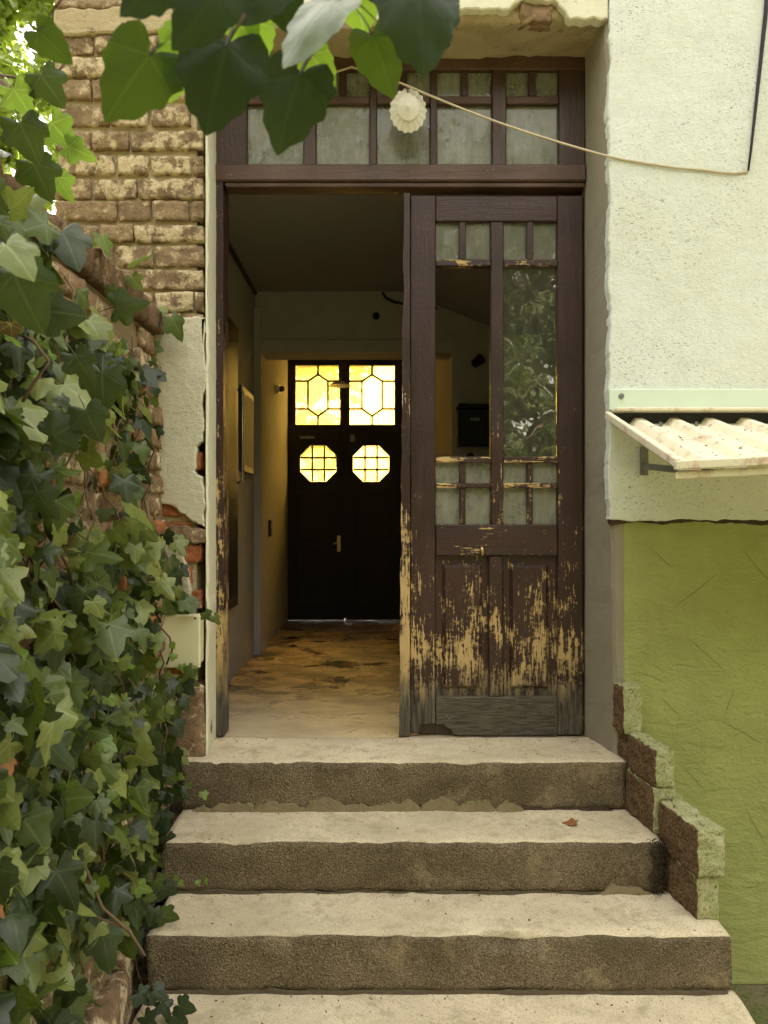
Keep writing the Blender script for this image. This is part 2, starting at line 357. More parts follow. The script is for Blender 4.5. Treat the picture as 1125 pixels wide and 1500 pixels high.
M['paper'] = m_simple('picture_paper', (0.42, 0.36, 0.27), 0.7, scale=12)
M['darkwood'] = m_simple('dark_stained_wood', (0.05, 0.035, 0.022), 0.5)
M['whitelamp'] = m_simple('opal_lamp', (0.7, 0.66, 0.55), 0.35, var=0.05)
M['porcelain'] = m_simple('pressed_white_glass', (0.66, 0.62, 0.50), 0.35, var=0.12, scale=60)
M['dirt'] = m_simple('dark_soil', (0.055, 0.036, 0.022), 0.95, var=0.5, scale=60, bump=1.0)
M['litter'] = m_simple('dry_litter', (0.16, 0.085, 0.045), 0.9, var=0.6, scale=90)
M['joint'] = m_simple('dirty_joint', (0.085, 0.066, 0.036), 0.95, var=0.5, scale=50, bump=1.0)
M['slot'] = m_simple('dusty_roof', (0.30, 0.16, 0.09), 0.9)
def m_canopy():
    a = Mat('cream_canopy_sheet'); n = a.noise(13, 6, 0.75); f = a.noise(90, 4, 0.7); b = a.noise(5, 4, 0.6)
    c = a.mix(b, (0.66, 0.60, 0.43), (0.74, 0.69, 0.52))
    c = a.mix(a.ramp(n, (0.54, 0.0), (0.66, 0.75)), c, (0.42, 0.25, 0.16)); c = a.mix(a.ramp(f, (0.66, 0.0), (0.71, 0.85)), c, (0.10, 0.065, 0.035))
    c = a.mix(a.ramp(f, (0.28, 0.5), (0.36, 0.0)), c, (0.38, 0.31, 0.2))
    return a.done(a.pbr(c, 0.7, a.bump(f, 0.3, 0.003), 0.3))
M['canopy'] = m_canopy()
def m_glass(name, dust, dcol=(0.40, 0.40, 0.33), refl=1.9):
    a = Mat(name); n = a.noise(7, 6, 0.7); f = a.noise(45, 5, 0.7, a.vec(a.P, (1, 1, 0.25)))
    wav = a.bump(a.noise(5.0, 2, 0.5), 0.25, 0.01)
    fr = a.n('ShaderNodeFresnel'); fr.inputs['IOR'].default_value = refl; a.set(fr.inputs['Normal'], wav)
    gl = a.n('ShaderNodeBsdfGlossy'); gl.inputs['Roughness'].default_value = 0.012; a.set(gl.inputs['Normal'], wav); gl.inputs['Color'].default_value = (0.95, 0.95, 0.9, 1)
    tr = a.n('ShaderNodeBsdfTransparent'); tr.inputs['Color'].default_value = (0.86, 0.88, 0.82, 1)
    base = a.mixs(fr.outputs[0], tr.outputs[0], gl.outputs[0])
    df = a.pbr(a.mix(f, tuple(q*0.75 for q in dcol), tuple(q*1.2 for q in dcol)), 0.35, None, 0.5)
    dm = a.math('MULTIPLY', a.ramp(a.math('ADD', a.math('MULTIPLY', n, 0.7), a.math('MULTIPLY', f, 0.3)), (0.30, 0.35), (0.66, 1.0)), dust)
    return a.done(a.mixs(dm, base, df))
M['glass'] = m_glass('window_glass', 0.10); M['dusty'] = m_glass('dusty_glass', 0.80, (0.30, 0.30, 0.23), 1.4); M['milky'] = m_glass('milky_old_glass', 0.60, (0.27, 0.27, 0.20), 1.5)
def m_amber():
    a = Mat('amber_cathedral_glass'); n = a.noise(16, 3, 0.5); nb = a.bump(n, 0.5, 0.01); r = a.rand()
    tl = a.n('ShaderNodeBsdfTranslucent'); a.set(tl.inputs['Color'], a.mix(r, (0.80, 0.62, 0.25), (0.85, 0.70, 0.36)))
    rf = a.n('ShaderNodeBsdfRefraction'); rf.inputs['Color'].default_value = (0.80, 0.66, 0.30, 1); rf.inputs['Roughness'].default_value = 0.03
    rf.inputs['IOR'].default_value = 1.03; a.set(rf.inputs['Normal'], nb)
    return a.done(a.mixs(0.75, tl.outputs[0], rf.outputs[0]))
M['amber'] = m_amber()
def m_leaf(name, c1, c2, vein, transl=0.35, rough=0.33, blotch=None, tcol=(0.34, 0.50, 0.045)):
    a = Mat(name); r = a.rand(); at = a.n('ShaderNodeAttribute', attribute_name='vein')
    n = a.noise(38, 4, 0.6)
    c = a.mix(r, c1, c2); c = a.mix(a.ramp(n, (0.35, 0.45), (0.65, 0.0)), c, tuple(q*0.6 for q in c1))
    if blotch: c = a.mix(a.ramp(a.noise(22, 3, 0.5), (0.48, 0.0), (0.56, 1.0)), c, blotch)
    c = a.mix(a.ramp(at.outputs['Fac'], (0.90, 0.0), (0.97, 0.75)), c, vein)
    nb = a.bump(a.math('ADD', a.math('MULTIPLY', at.outputs['Fac'], -0.6), a.math('MULTIPLY', n, 0.4)), 0.5, 0.004)
    p = a.pbr(c, rough, nb, 0.4)
    t = a.n('ShaderNodeBsdfTranslucent'); a.set(t.inputs['Color'], a.mix(0.55, c, tcol, 'MIX')); 
    return a.done(a.mixs(transl, p, t.outputs[0]))
LEAF = [m_leaf('ivy_leaf_dark', (0.016, 0.029, 0.008), (0.030, 0.050, 0.012), (0.06, 0.085, 0.028), 0.14, 0.42),
        m_leaf('ivy_leaf_mid', (0.060, 0.088, 0.015), (0.095, 0.128, 0.024), (0.14, 0.18, 0.06), 0.2, 0.42),
        m_leaf('ivy_leaf_pale', (0.15, 0.18, 0.040), (0.21, 0.24, 0.062), (0.25, 0.29, 0.11), 0.2, 0.40),
        m_leaf('ivy_leaf_young', (0.15, 0.25, 0.035), (0.20, 0.31, 0.05), (0.36, 0.45, 0.12), 0.4),
        m_leaf('ivy_leaf_yellow', (0.46, 0.44, 0.05), (0.50, 0.50, 0.08), (0.40, 0.45, 0.1), 0.35, 0.5, (0.16, 0.09, 0.05)),
        m_leaf('dead_leaf', (0.30, 0.12, 0.04), (0.40, 0.19, 0.06), (0.3, 0.16, 0.06), 0.2, 0.7)]
M['overleaf'] = m_leaf('overhanging_leaf', (0.010, 0.022, 0.003), (0.016, 0.033, 0.005), (0.022, 0.042, 0.008), 0.26, 0.5, None, (0.07, 0.13, 0.008))  # branch leaf tones: light and shade on each leaf put into its colour
M['overmid'] = m_leaf('overhanging_leaf_backlit', (0.022, 0.045, 0.005), (0.03, 0.058, 0.006), (0.045, 0.08, 0.012), 0.42, 0.5, None, (0.16, 0.25, 0.012))
M['overpale'] = m_leaf('overhanging_leaf_glossy_lit', (0.060, 0.092, 0.030), (0.070, 0.105, 0.036), (0.11, 0.15, 0.06), 0.2, 0.36)  # paler base colour stands in for light on the leaf face
M['overlight'] = m_leaf('overhanging_leaf_backlit_bright', (0.11, 0.22, 0.015), (0.16, 0.29, 0.02), (0.3, 0.4, 0.1), 0.6, 0.4)  # bright colour stands in for light shining through the leaf
M['treeleaf'] = m_leaf('tree_foliage', (0.06, 0.11, 0.025), (0.10, 0.15, 0.035), (0.1, 0.15, 0.04), 0.45)
M['sunleaf'] = m_leaf('light_foliage', (0.12, 0.17, 0.03), (0.16, 0.20, 0.04), (0.2, 0.25, 0.05), 0.55)
M['gardenleaf'] = m_leaf('garden_foliage', (0.045, 0.060, 0.016), (0.075, 0.085, 0.024), (0.06, 0.08, 0.03), 0.25, 0.6)
M['stem'] = m_simple('ivy_stem', (0.13, 0.085, 0.045), 0.85, scale=80, bump=0.6)
M['bark'] = m_simple('tree_bark', (0.10, 0.075, 0.05), 0.9, scale=25, bump=1.0, var=0.5)

# ------------------------------------------------------------------ setting: ground, street, corridor floor
GZ = -0.862
mb = MB(); mb.face([(-150,-150,GZ),(150,-150,GZ),(150,250,GZ),(-150,250,GZ)])
tag(mb.build('ground', M['ground']), kind='structure')
mb = MB(); mb.box(-14, 14, 6.98, 13, GZ+0.004, -0.045)
tag(mb.build('street', M['street']), kind='structure')
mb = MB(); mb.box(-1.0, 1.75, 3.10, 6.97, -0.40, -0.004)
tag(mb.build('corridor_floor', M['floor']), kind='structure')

# ------------------------------------------------------------------ the house
YF, YD = 2.88, 3.13           # face of the wall, face of the door
house = thing('house', (0.8, 4.9, GZ), 'old rendered house with brown wooden entrance door and patchy brick and plaster front', 'house')
XL, XR = -1.238, 4.2
TOP = 7.4
# right: white roughcast above, green render below
plaster('white_plaster', [(0.838, 0.878), (XR, 0.878), (XR, TOP), (0.838, TOP)], YF-0.022, YF+0.03, M['white'], house, 0.016, 0.008, 1.0, (1, 2))
plaster('green_plaster', [(0.880, GZ), (XR, GZ), (XR, 0.90), (0.862, 0.90)], YF, YF+0.03, M['green'], house, 0.02, 0.007, 2.0, (0, 1, 2))
boxo('wall_core', 0.90, XR, YF+0.031, 3.40, GZ, TOP, M['mortar'], house, 0)
tag(plaster('crack', [(0.845, 0.866), (XR, 0.868), (XR, 0.884), (0.845, 0.886)], YF-0.012, YF+0.02, M['dirt'], house, 0.012, 0.010, 3.0, (1,), 0.002), 'dark dirty crack between white and green render')
for k, (a0, b0, a1, b1) in enumerate(((952, 803, 990, 836), (985, 892, 1052, 840), (1088, 806, 1135, 862), (1006, 932, 1066, 987), (1055, 1055, 1118, 1090), (1002, 1125, 1035, 1160), (965, 1020, 1000, 1052), (1075, 1010, 1060, 1052), (1090, 1180, 1122, 1240), (1010, 1250, 1080, 1238), (940, 985, 975, 1000))):
    p0, p1 = Vector((PX(a0, YF), PZ(b0, YF))), Vector((PX(a1, YF), PZ(b1, YF))); t = (p1-p0).normalized(); nn_ = Vector((-t.y, t.x)); out_ = []
    q = [p0.lerp(p1, i/9) + nn_*(0.0012*math.sin(i*0.9+k)) for i in range(10)]; wq = [0.0013*math.sin(math.pi*(i+0.6)/10.2) for i in range(10)]
    mb = MB(); vs_ = []
    for i in range(10): vs_ += [(q[i].x+nn_.x*wq[i], YF-0.0015, q[i].y+nn_.y*wq[i]), (q[i].x-nn_.x*wq[i], YF-0.0015, q[i].y-nn_.y*wq[i])]
    mb.add(vs_, [(2*i, 2*i+1, 2*i+3, 2*i+2) for i in range(9)]); mb.build('scratch', M['scratch'], house)
# right reveal: grey plaster, slightly splayed
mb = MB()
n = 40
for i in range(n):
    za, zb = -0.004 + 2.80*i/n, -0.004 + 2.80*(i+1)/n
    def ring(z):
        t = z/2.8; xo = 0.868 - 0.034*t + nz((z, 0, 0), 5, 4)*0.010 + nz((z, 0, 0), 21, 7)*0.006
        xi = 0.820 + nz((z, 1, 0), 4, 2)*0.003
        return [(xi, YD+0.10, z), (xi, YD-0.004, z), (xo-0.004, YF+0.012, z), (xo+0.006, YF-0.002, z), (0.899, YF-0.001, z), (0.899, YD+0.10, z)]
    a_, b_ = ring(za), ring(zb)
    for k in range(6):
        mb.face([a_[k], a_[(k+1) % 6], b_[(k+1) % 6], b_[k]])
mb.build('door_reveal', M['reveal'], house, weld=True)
# lintel over the door: rough core with a coat of broken plaster
rough_box('lintel', -0.70, 0.90, YF+0.02, 3.40, 2.765, 3.05, M['mortar'], house, 0.03, 0.02, 0.014, 3.0, 11)
boxo('upper_wall', -0.70, 0.899, YF+0.03, 3.40, 3.03, TOP, M['mortar'], house, 0)
zl = PZ(30, YF)
plaster('lintel_plaster', [(-0.45, zl-0.005), (PX(560, YF), zl-0.01), (PX(640, YF), zl+0.03), (PX(745, YF), zl+0.035), (PX(765, YF), zl+0.075), (PX(815, YF), zl+0.07), (PX(835, YF), zl+0.005), (0.836, zl+0.0), (0.836, TOP), (-0.45, TOP)],
        YF-0.012, YF+0.035, M['lime'], house, 0.010, 0.013, 5.0, (7, 8, 9))
b = rough_box('brick', PX(762, YF), PX(812, YF), YF+0.010, YF+0.09, PZ(27, YF), PZ(2, YF), M['rubble'], house, 0.010, 0.016, 0.014, 8)
# left: brick wall, each brick laid singly over the mortar bed
bw = boxo('brick_wall', XL+0.012, -0.706, YF+0.019, 3.40, GZ, TOP, M['mortar'], house, 0)
rows = [((30,140),[(220,712)]), ((-2,28),[(220,462),(470,712)]), ((145,215),[(220,380),(386,540),(550,716)]), ((235,315),[(220,440),(447,640),(648,772)]),
 ((326,405),[(225,372),(380,610),(618,772)]), ((430,515),[(240,446),(456,606),(618,782)]), ((540,615),[(225,370),(378,528),(540,848)]),
 ((640,715),[(255,466),(482,608),(622,782),(790,850)]), ((735,815),[(220,370),(380,560),(568,842)]), ((825,905),[(225,478),(483,620),(628,776),(785,848)]),
 ((925,995),[(220,400),(412,548),(552,848)]), ((1010,1095),[(220,465),(475,625),(632,846)]), ((1110,1190),[(230,395),(402,548),(553,848)]),
 ((1200,1280),[(220,460),(470,628),(636,795),(802,850)]), ((1290,1370),[(220,400),(410,580),(590,740),(750,850)])]
s = 400/1125
rng = random.Random(7)
def wall_brick(x0, x1, z0, z1, m, proud=None):
    pr = rng.uniform(0.004, 0.016) if proud is None else proud
    return rough_box('brick', x0, x1, YF+0.012-pr, YF+0.09, z0, z1, m, bw, 0.012, 0.0045, 0.0055, rng.uniform(0, 90), 36, skew=(rng.uniform(-.006, .006), rng.uniform(-.005, .005)))
for (y0, y1), bs in rows:
    for x0, x1 in bs:
        if y0 == 30: continue
        wall_brick(PX(x0*s, YF)+0.001, min(PX(x1*s, YF), -0.676), PZ(y1*s, YF)-0.0005, PZ(y0*s, YF)+0.0, M['brick'])
plaster('mortar_band', [(PX(78, YF), PZ(50, YF)), (PX(252, YF), PZ(48, YF)), (PX(252, YF), PZ(12, YF)), (PX(78, YF), PZ(13, YF))], YF-0.006, YF+0.03, M['mortar'], house, 0.012, 0.010, 12, (), 0.006)
# courses above the frame and below, partly hidden by plaster and ivy
for k in range(14):
    z0 = PZ(-8, YF) + 0.087*k + 0.012
    xx = XL + rng.uniform(0, 0.02)
    while xx < -0.74:
        L = rng.choice((0.125, 0.25, 0.25)); x1 = min(xx+L, -0.676); 
        if k < 6: wall_brick(xx, x1-0.012, z0, z0+0.066, M['brick'])
        xx += L
for k, z1 in enumerate([PZ(492+34.0*i, YF) for i in range(17)]):
    xx = -0.96 + (k % 2)*0.06
    while xx < -0.70:
        L = 0.25 if (k + int(xx*10)) % 3 else 0.125; x1 = min(xx+L, -0.676)
        if x1 - xx > 0.04: wall_brick(xx, x1-0.010, z1-0.068, z1, M['redbrick'] if k > 3 else M['brick'], rng.uniform(0.002, 0.008))
        xx += L
# plaster left on the brickwork
def pp(*pts): return [(PX(x, YF), PZ(y, YF)) for x, y in pts]
plaster('plaster_patch', pp((205, 735), (238, 738), (256, 742), (282, 764), (302, 772), (298, 700), (288, 690), (289, 655), (297, 640), (301, 560), (301, 463), (262, 466), (228, 482), (205, 500)), YF-0.014, YF+0.02, M['cream'], house, 0.012, 0.014, 21, (), 0.005)
plaster('plaster_patch', pp((205, 905), (262, 903), (283, 880), (278, 842), (262, 800), (240, 762), (205, 748)), YF-0.012, YF+0.02, M['cream'], house, 0.012, 0.014, 23, (), 0.005)
plaster('plaster_patch', pp((250, 792), (303, 796), (303, 776), (270, 770), (250, 770)), YF-0.010, YF+0.02, M['rubble'], house, 0.012, 0.010, 24, (), 0.004)
# left reveal, lime-painted strip
mb = MB(); n = 60
for i in range(n):
    za, zb = -0.004+2.79*i/n, -0.004+2.79*(i+1)/n
    def ring(z):
        o1 = nz((z, 3, 0), 6, 1)*0.006 + nz((z, 3, 0), 30, 6)*0.006
        return [(-0.671, YF+0.012, z), (-0.664+o1*0.6, YF-0.012+abs(o1), z), (-0.657+o1, YF-0.002, z), (-0.692, YD+0.10, z), (-0.704, YD+0.10, z)]
    a_, b_ = ring(za), ring(zb)
    for k in range(5): mb.face([a_[k], b_[k], b_[(k+1) % 5], a_[(k+1) % 5]][::-1])
mb.build('door_reveal', M['lime'], house, weld=True)
# projecting stone at the foot of the left jamb
rough_box('base_stone', -0.83, -0.668, YF-0.035, YF+0.10, -0.012, PZ(1003, YF), M['rubble'], house, 0.02, 0.02, 0.012, 5, 16)
# upper storey, sides, back wall, roof: what keeps the front in shade
boxo('gable_wall', XL+0.010, XL+0.20, 3.401, 6.70, GZ, TOP, M['cream'], house, 0)
boxo('gable_wall', XR-0.2, XR, 3.401, 6.70, GZ, TOP, M['cream'], house, 0)
XD0, XD1, YB, YC = -0.86, 0.165, 6.73, 5.03
boxo('street_wall', XL+0.010, XD0, 6.701, 7.0, GZ, TOP, M['cream'], house, 0)
boxo('street_wall', XD1, XR, 6.701, 7.0, GZ, TOP, M['cream'], house, 0)
boxo('street_wall', XD0+0.001, XD1-0.001, 6.702, 6.999, 2.40, TOP, M['cream'], house, 0)
mb = MB(); mb.prism([(XL-0.3, TOP+0.002), (XR+0.3, TOP+0.002), (XR+0.3, TOP+0.15), (XL-0.3, TOP+0.15)], 2.65, 7.2)
mb.add([(XL-0.3, 2.55, TOP+0.16), (XR+0.3, 2.55, TOP+0.16), (XR+0.3, 7.3, TOP+0.16), (XL-0.3, 7.3, TOP+0.16), (XL-0.3, 4.9, TOP+1.2), (XR+0.3, 4.9, TOP+1.2)],
       [(0, 1, 5, 4), (2, 3, 4, 5), (0, 4, 3), (1, 2, 5), (3, 2, 1, 0)])
mb.build('roof', M['slot'], house)
# corridor: walls, sloping soffit, cross wall with the passage to the street door
boxo('corridor_wall', -1.03, -0.845, 3.402, 6.70, -0.40, 2.60, M['inner'], house, 0)
boxo('corridor_wall', 1.62, 1.80, 3.402, 6.70, -0.40, 2.60, M['inner'], house, 0)
boxo('corridor_wall', 0.9001, 1.80, 3.401, 3.45, -0.40, 2.60, M['inner'], house, 0)
zc = PZ(427, YC)
mb = MB(); xk = PX(590, YC); xe = 1.62; ze = zc - 0.40*(xe-xk)
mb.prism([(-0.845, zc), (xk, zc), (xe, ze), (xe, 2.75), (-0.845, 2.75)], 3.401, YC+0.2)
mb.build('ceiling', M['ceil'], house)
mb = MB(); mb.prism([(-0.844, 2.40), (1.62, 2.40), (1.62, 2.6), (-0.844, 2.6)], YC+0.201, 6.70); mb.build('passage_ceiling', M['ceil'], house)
xl, xr, zb = PX(383, YC), PX(662, YC), PZ(518, YC)
boxo('cross_wall', xr, 1.62, YC, YC+0.20, -0.004, zc+0.05, M['inner'], house, 0)
boxo('cross_wall', -0.844, 1.619, YC+0.002, YC+0.198, zb, zc+0.04, M['inner'], house, 0)
boxo('lintel_trim', xl-0.02, xr+0.03, YC-0.02, YC+0.0015, zb, PZ(498, YC), M['inner'], house, 0.004)
boxo('pilaster', -0.95, xl, YC-0.03, YC+0.30, -0.004, zb+0.3, M['inner'], house, 0.006)
mb = MB(); mb.add([(xr, YC+0.2, -0.004), (0.20, 6.70, -0.004), (0.20, 6.70, 2.4), (xr, YC+0.2, 2.4), (xr+0.1, YC+0.2, -0.004), (xr+0.1, 6.70, -0.004), (xr+0.1, 6.70, 2.4), (xr+0.1, YC+0.2, 2.4)],
                  [(3, 2, 1, 0), (4, 5, 6, 7), (0, 4, 7, 3), (1, 2, 6, 5), (3, 7, 6, 2), (0, 1, 5, 4)])
mb.build('passage_wall', M['inner'], house)

# ------------------------------------------------------------------ door frame with its transom window
def DX(px): return (px - CX)*YD/F
def DZ(py): return CZ - (py - HY)*YD/F
fr = put(bpy.data.objects.new('door_frame', None), house, (0.08, YD, 0)); tag(fr, 'brown wooden door frame with a many-paned transom window')
def bar(name, x0, x1, y0, y1, m, par, f=0.0, b=0.05, bev=0.004): return MB().box(DX(x0), DX(x1), YD+f, YD+b, DZ(y1), DZ(y0)).build(name, m, par, bev)
# left jamb: weathered, its outline a little crooked
mb = MB(); nseg = 26
for i in range(nseg):
    def rg(t):
        z = 0.002 + DZ(243)*t; w = nz((z, 0, 5), 6, 3)*0.004
        return [(DX(312)+w*0.5, YD-0.012, z), (DX(328)+w, YD-0.012, z), (DX(329)+w, YD+0.08, z), (DX(312), YD+0.08, z)]
    a_, b_ = rg(i/nseg), rg((i+1)/nseg)
    for k in range(4): mb.face([a_[k], a_[(k+1) % 4], b_[(k+1) % 4], b_[k]])
mb.build('jamb', M['jamb'], fr, weld=True)
bar('jamb', 854.5, 857.4, 276, 1077.4, M['frame_v'], fr, 0.012, 0.09)
bar('head', 312, 857.4, 62, 101, M['frame_h'], fr, 0.004, 0.07)
bar('transom_bar', 313, 857, 243, 268, M['frame_h'], fr, -0.020, 0.08, 0.006)
bar('transom_moulding', 330, 856.5, 268.3, 275, M['frame_h'], fr, -0.008, 0.07, 0.003)
bar('transom_stile', 313.5, 361, 101.3, 242.7, M['frame_v'], fr, 0.0, 0.06)
bar('transom_stile', 819, 857.2, 101.3, 242.7, M['frame_v'], fr, 0.0, 0.06)
for x0, x1 in ((444, 463), (721, 742)): bar('mullion', x0, x1, 101.4, 242.6, M['frame_v'], fr, 0.002, 0.055, 0.005)
for x0, x1 in ((541, 552), (630, 641)): bar('muntin', x0, x1, 101.5, 242.5, M['frame_v'], fr, 0.008, 0.05, 0.004)
for x0, x1 in ((361.3, 443.7), (463.3, 540.7), (552.3, 629.7), (641.3, 720.7), (742.3, 818.7)):
    bar('glazing_bar', x0, x1, 139, 151, M['frame_h'], fr, 0.006, 0.05, 0.004)
    mid = (x0+x1)/2
    bar('glazing_bar', mid-5.5, mid+5.5, 101.6, 138.8, M['frame_v'], fr, 0.010, 0.048, 0.004)
    for p0, p1, q0, q1 in ((x0, x1, 150.5, 242.9), (x0, mid-5, 101.2, 139.4), (mid+5, x1, 101.2, 139.4)):
        mb = MB(); t = rng.uniform(-0.002, 0.002); mb.box(DX(p0), DX(p1), YD+0.028+t, YD+0.032+t, DZ(q1), DZ(q0)); mb.build('pane', M['dusty'], fr)

# ------------------------------------------------------------------ the closed leaf of the entrance door
door = put(bpy.data.objects.new('door', None), house, (DX(720), YD, 0.004)); tag(door, 'closed door leaf with peeling brown paint and one missing pane')
def dbar(name, x0, x1, y0, y1, m, f=0.0, b=0.045, bev=0.004, jag=0.0):
    return bar(name, x0, x1, y0, y1, m, door, f, b, bev)
# leaning, worn meeting edge
mb = MB(); nseg = 44
for i in range(nseg):
    def rg(t):
        z = 0.004 + (DZ(286)-0.004)*t; w = nz((z, 2, 5), 7, 3)*0.006 + nz((z, 2, 5), 31, 3)*0.004; xl_ = DX(584.5 + 7*t)
        return [(xl_+w, YD-0.022, z), (DX(600)+w*0.2, YD-0.022, z), (DX(601), YD+0.05, z), (xl_+w+0.004, YD+0.05, z)]
    a_, b_ = rg(i/nseg), rg((i+1)/nseg)
    for k in range(4): mb.face([a_[k], a_[(k+1) % 4], b_[(k+1) % 4], b_[k]])
mb.face([(DX(584.5), YD-0.022, 0.004), (DX(584.5), YD+0.05, 0.004), (DX(601), YD+0.05, 0.004), (DX(600), YD-0.022, 0.004)])
mb.build('meeting_strip', M['wood_edge'], door, weld=True)
mb = MB(); mb.prism([(DX(601.3), DZ(1074)), (DX(614), DZ(1075)), (DX(616), DZ(1062)), (DX(637.5), DZ(1060)), (DX(638), DZ(286)), (DX(601.3), DZ(286))], YD, YD+0.045)
mb.build('stile', M['wood_v'], door, 0.003)
dbar('stile', 817, 854, 286, 1077, M['wood_v'])
dbar('top_rail', 638.3, 816.7, 286.3, 324, M['wood_h'], 0.001)
dbar('mullion', 719, 738, 324.3, 768, M['wood_barv'], 0.002)
dbar('lock_rail', 638.4, 816.6, 768.3, 814, M['wood_h'], -0.004)
dbar('panel_muntin', 716, 737, 814.3, 1020.6, M['wood_v'], 0.001)
mb = MB()
ed = [(638.4, 1062), (650, 1061), (653, 1066), (660, 1068), (664, 1076), (672, 1078), (816.6, 1078)]
pts = [(DX(x), DZ(y)) for x, y in ed] + [(DX(816.6), DZ(1021)), (DX(638.4), DZ(1021))]
mb.prism(pts, YD-0.003, YD+0.045); mb.build('bottom_rail', M['greywood'], door, 0.003)
boxo('bottom_filler', DX(612), DX(668), YD+0.018, YD+0.040, 0.003, DZ(1058), M['darkwood'], door, 0.002)
for (x0, x1) in ((638.5, 718.8), (738.2, 816.8)):
    mid = (x0+x1)/2 - 1
    dbar('glazing_bar', x0, x1, 380, 389.5, M['wood_bar'], -0.001, 0.04, 0.003)
    dbar('glazing_bar', x0, x1, 669, 678, M['wood_bar'], -0.005, 0.04, 0.003)
    dbar('glazing_bar', x0, x1, 707.5, 715, M['wood_bar'], -0.003, 0.04, 0.003)
    dbar('glazing_bar', mid-4.8, mid+4.8, 324.4, 379.8, M['wood_barv'], 0.003, 0.038, 0.003)
    dbar('glazing_bar', mid-4.2, mid+4.2, 678.2, 707.3, M['wood_barv'], 0.001, 0.038, 0.003)
    dbar('glazing_bar', mid-4.2, mid+4.2, 715.2, 768.1, M['wood_barv'], 0.001, 0.038, 0.003)
    for p0, p1, q0, q1, g in ((x0, mid, 324, 380.5, 'milky'), (mid, x1, 324, 380.5, 'milky'), (x0, mid, 677.5, 708, 'dusty'), (mid, x1, 677.5, 708, 'dusty'), (x0, mid, 714.5, 768.5, 'dusty'), (mid, x1, 714.5, 768.5, 'dusty')):
        t = rng.uniform(-0.001, 0.001); MB().box(DX(p0)+.001, DX(p1)-.001, YD+0.022+t, YD+0.026+t, DZ(q1), DZ(q0)).build('pane', M[g], door)
    if x0 > 700: MB().box(DX(x0), DX(x1), YD+0.022, YD+0.026, DZ(669.5), DZ(389)).build('pane', M['glass'], door)
    # sunk panel with a raised field
    pn = dbar('panel', x0, x1, 814.2, 1021.2, M['wood_v'], 0.022, 0.036, 0.0)
    fx0, fx1 = (648, 707) if x0 < 700 else (747, 805)
    mb = MB(); o = [(fx0, 1010), (fx1, 1010), (fx1, 826), (fx0, 826)]
    A = [(DX(x), YD+0.0218, DZ(y)) for x, y in o]; B = [(DX(x + (5 if x == fx0 else -5)), YD+0.009, DZ(y + (-5 if y == 1010 else 5))) for x, y in o]
    mb.add(A + B, [(4, 5, 6, 7)] + [(i, (i+1) % 4, 4+(i+1) % 4, 4+i) for i in range(4)] + [(3, 2, 1, 0)])
    mb.build('raised_field', M['wood_v'], pn, 0.0)
mb = MB(); mb.tube([(DX(705.5), YD-0.012, DZ(801)), (DX(705.8), YD-0.014, DZ(806)), (DX(706), YD-0.010, DZ(813))], 0.006, 8, 0, 0.010); mb.build('keyhole_plug', M['brass'], door, smooth=True)

# ------------------------------------------------------------------ far double door to the street
sd_ = put(bpy.data.objects.new('street_door', None), house, ((XD0+XD1)/2, YB, 0.0)); tag(sd_, 'black double street door with glowing amber leaded panes')
def GX(px): return (px - CX)*YB/F
def GZ_(py): return CZ - (py - HY)*YB/F
TT = 0.05
def holed(name, x0, x1, z0, z1, holes, y0, y1, m, parent):
    bm = bmesh.new(); es = []
    for loop in [[(x0, z0), (x1, z0), (x1, z1), (x0, z1)]] + holes:
        vs_ = [bm.verts.new((x, y0, z)) for x, z in loop]
        es += [bm.edges.new((vs_[i], vs_[(i+1) % len(vs_)])) for i in range(len(vs_))]
    g = bmesh.ops.triangle_fill(bm, use_beauty=True, use_dissolve=False, edges=es, normal=(0, -1, 0))
    ex = bmesh.ops.extrude_face_region(bm, geom=[f for f in bm.faces])
    bmesh.ops.translate(bm, vec=(0, y1-y0, 0), verts=[v for v in ex['geom'] if isinstance(v, bmesh.types.BMVert)])
    bmesh.ops.recalc_face_normals(bm, faces=bm.faces)
    c = Vector(((x0+x1)/2, (y0+y1)/2, (z0+z1)/2)); bmesh.ops.translate(bm, vec=-c, verts=bm.verts)
    me = bpy.data.meshes.new(name); bm.to_mesh(me); bm.free(); me.materials.append(m)
    return put(bpy.data.objects.new(name, me), parent, c)
def pane(poly, y, m, parent, inset=0.0):
    mb = MB(); mb.prism(poly, y, y+0.003); return mb.build('pane', m, parent)
def clip_half(poly, a, b, c):        # keep a*x+b*z<=c
    out = []
    for i in range(len(poly)):
        p, q = poly[i], poly[(i+1) % len(poly)]; fp = a*p[0]+b*p[1]-c; fq = a*q[0]+b*q[1]-c
        if fp <= 0: out.append(p)
        if fp*fq < 0: t = fp/(fp-fq); out.append((p[0]+(q[0]-p[0])*t, p[1]+(q[1]-p[1])*t))
    return out
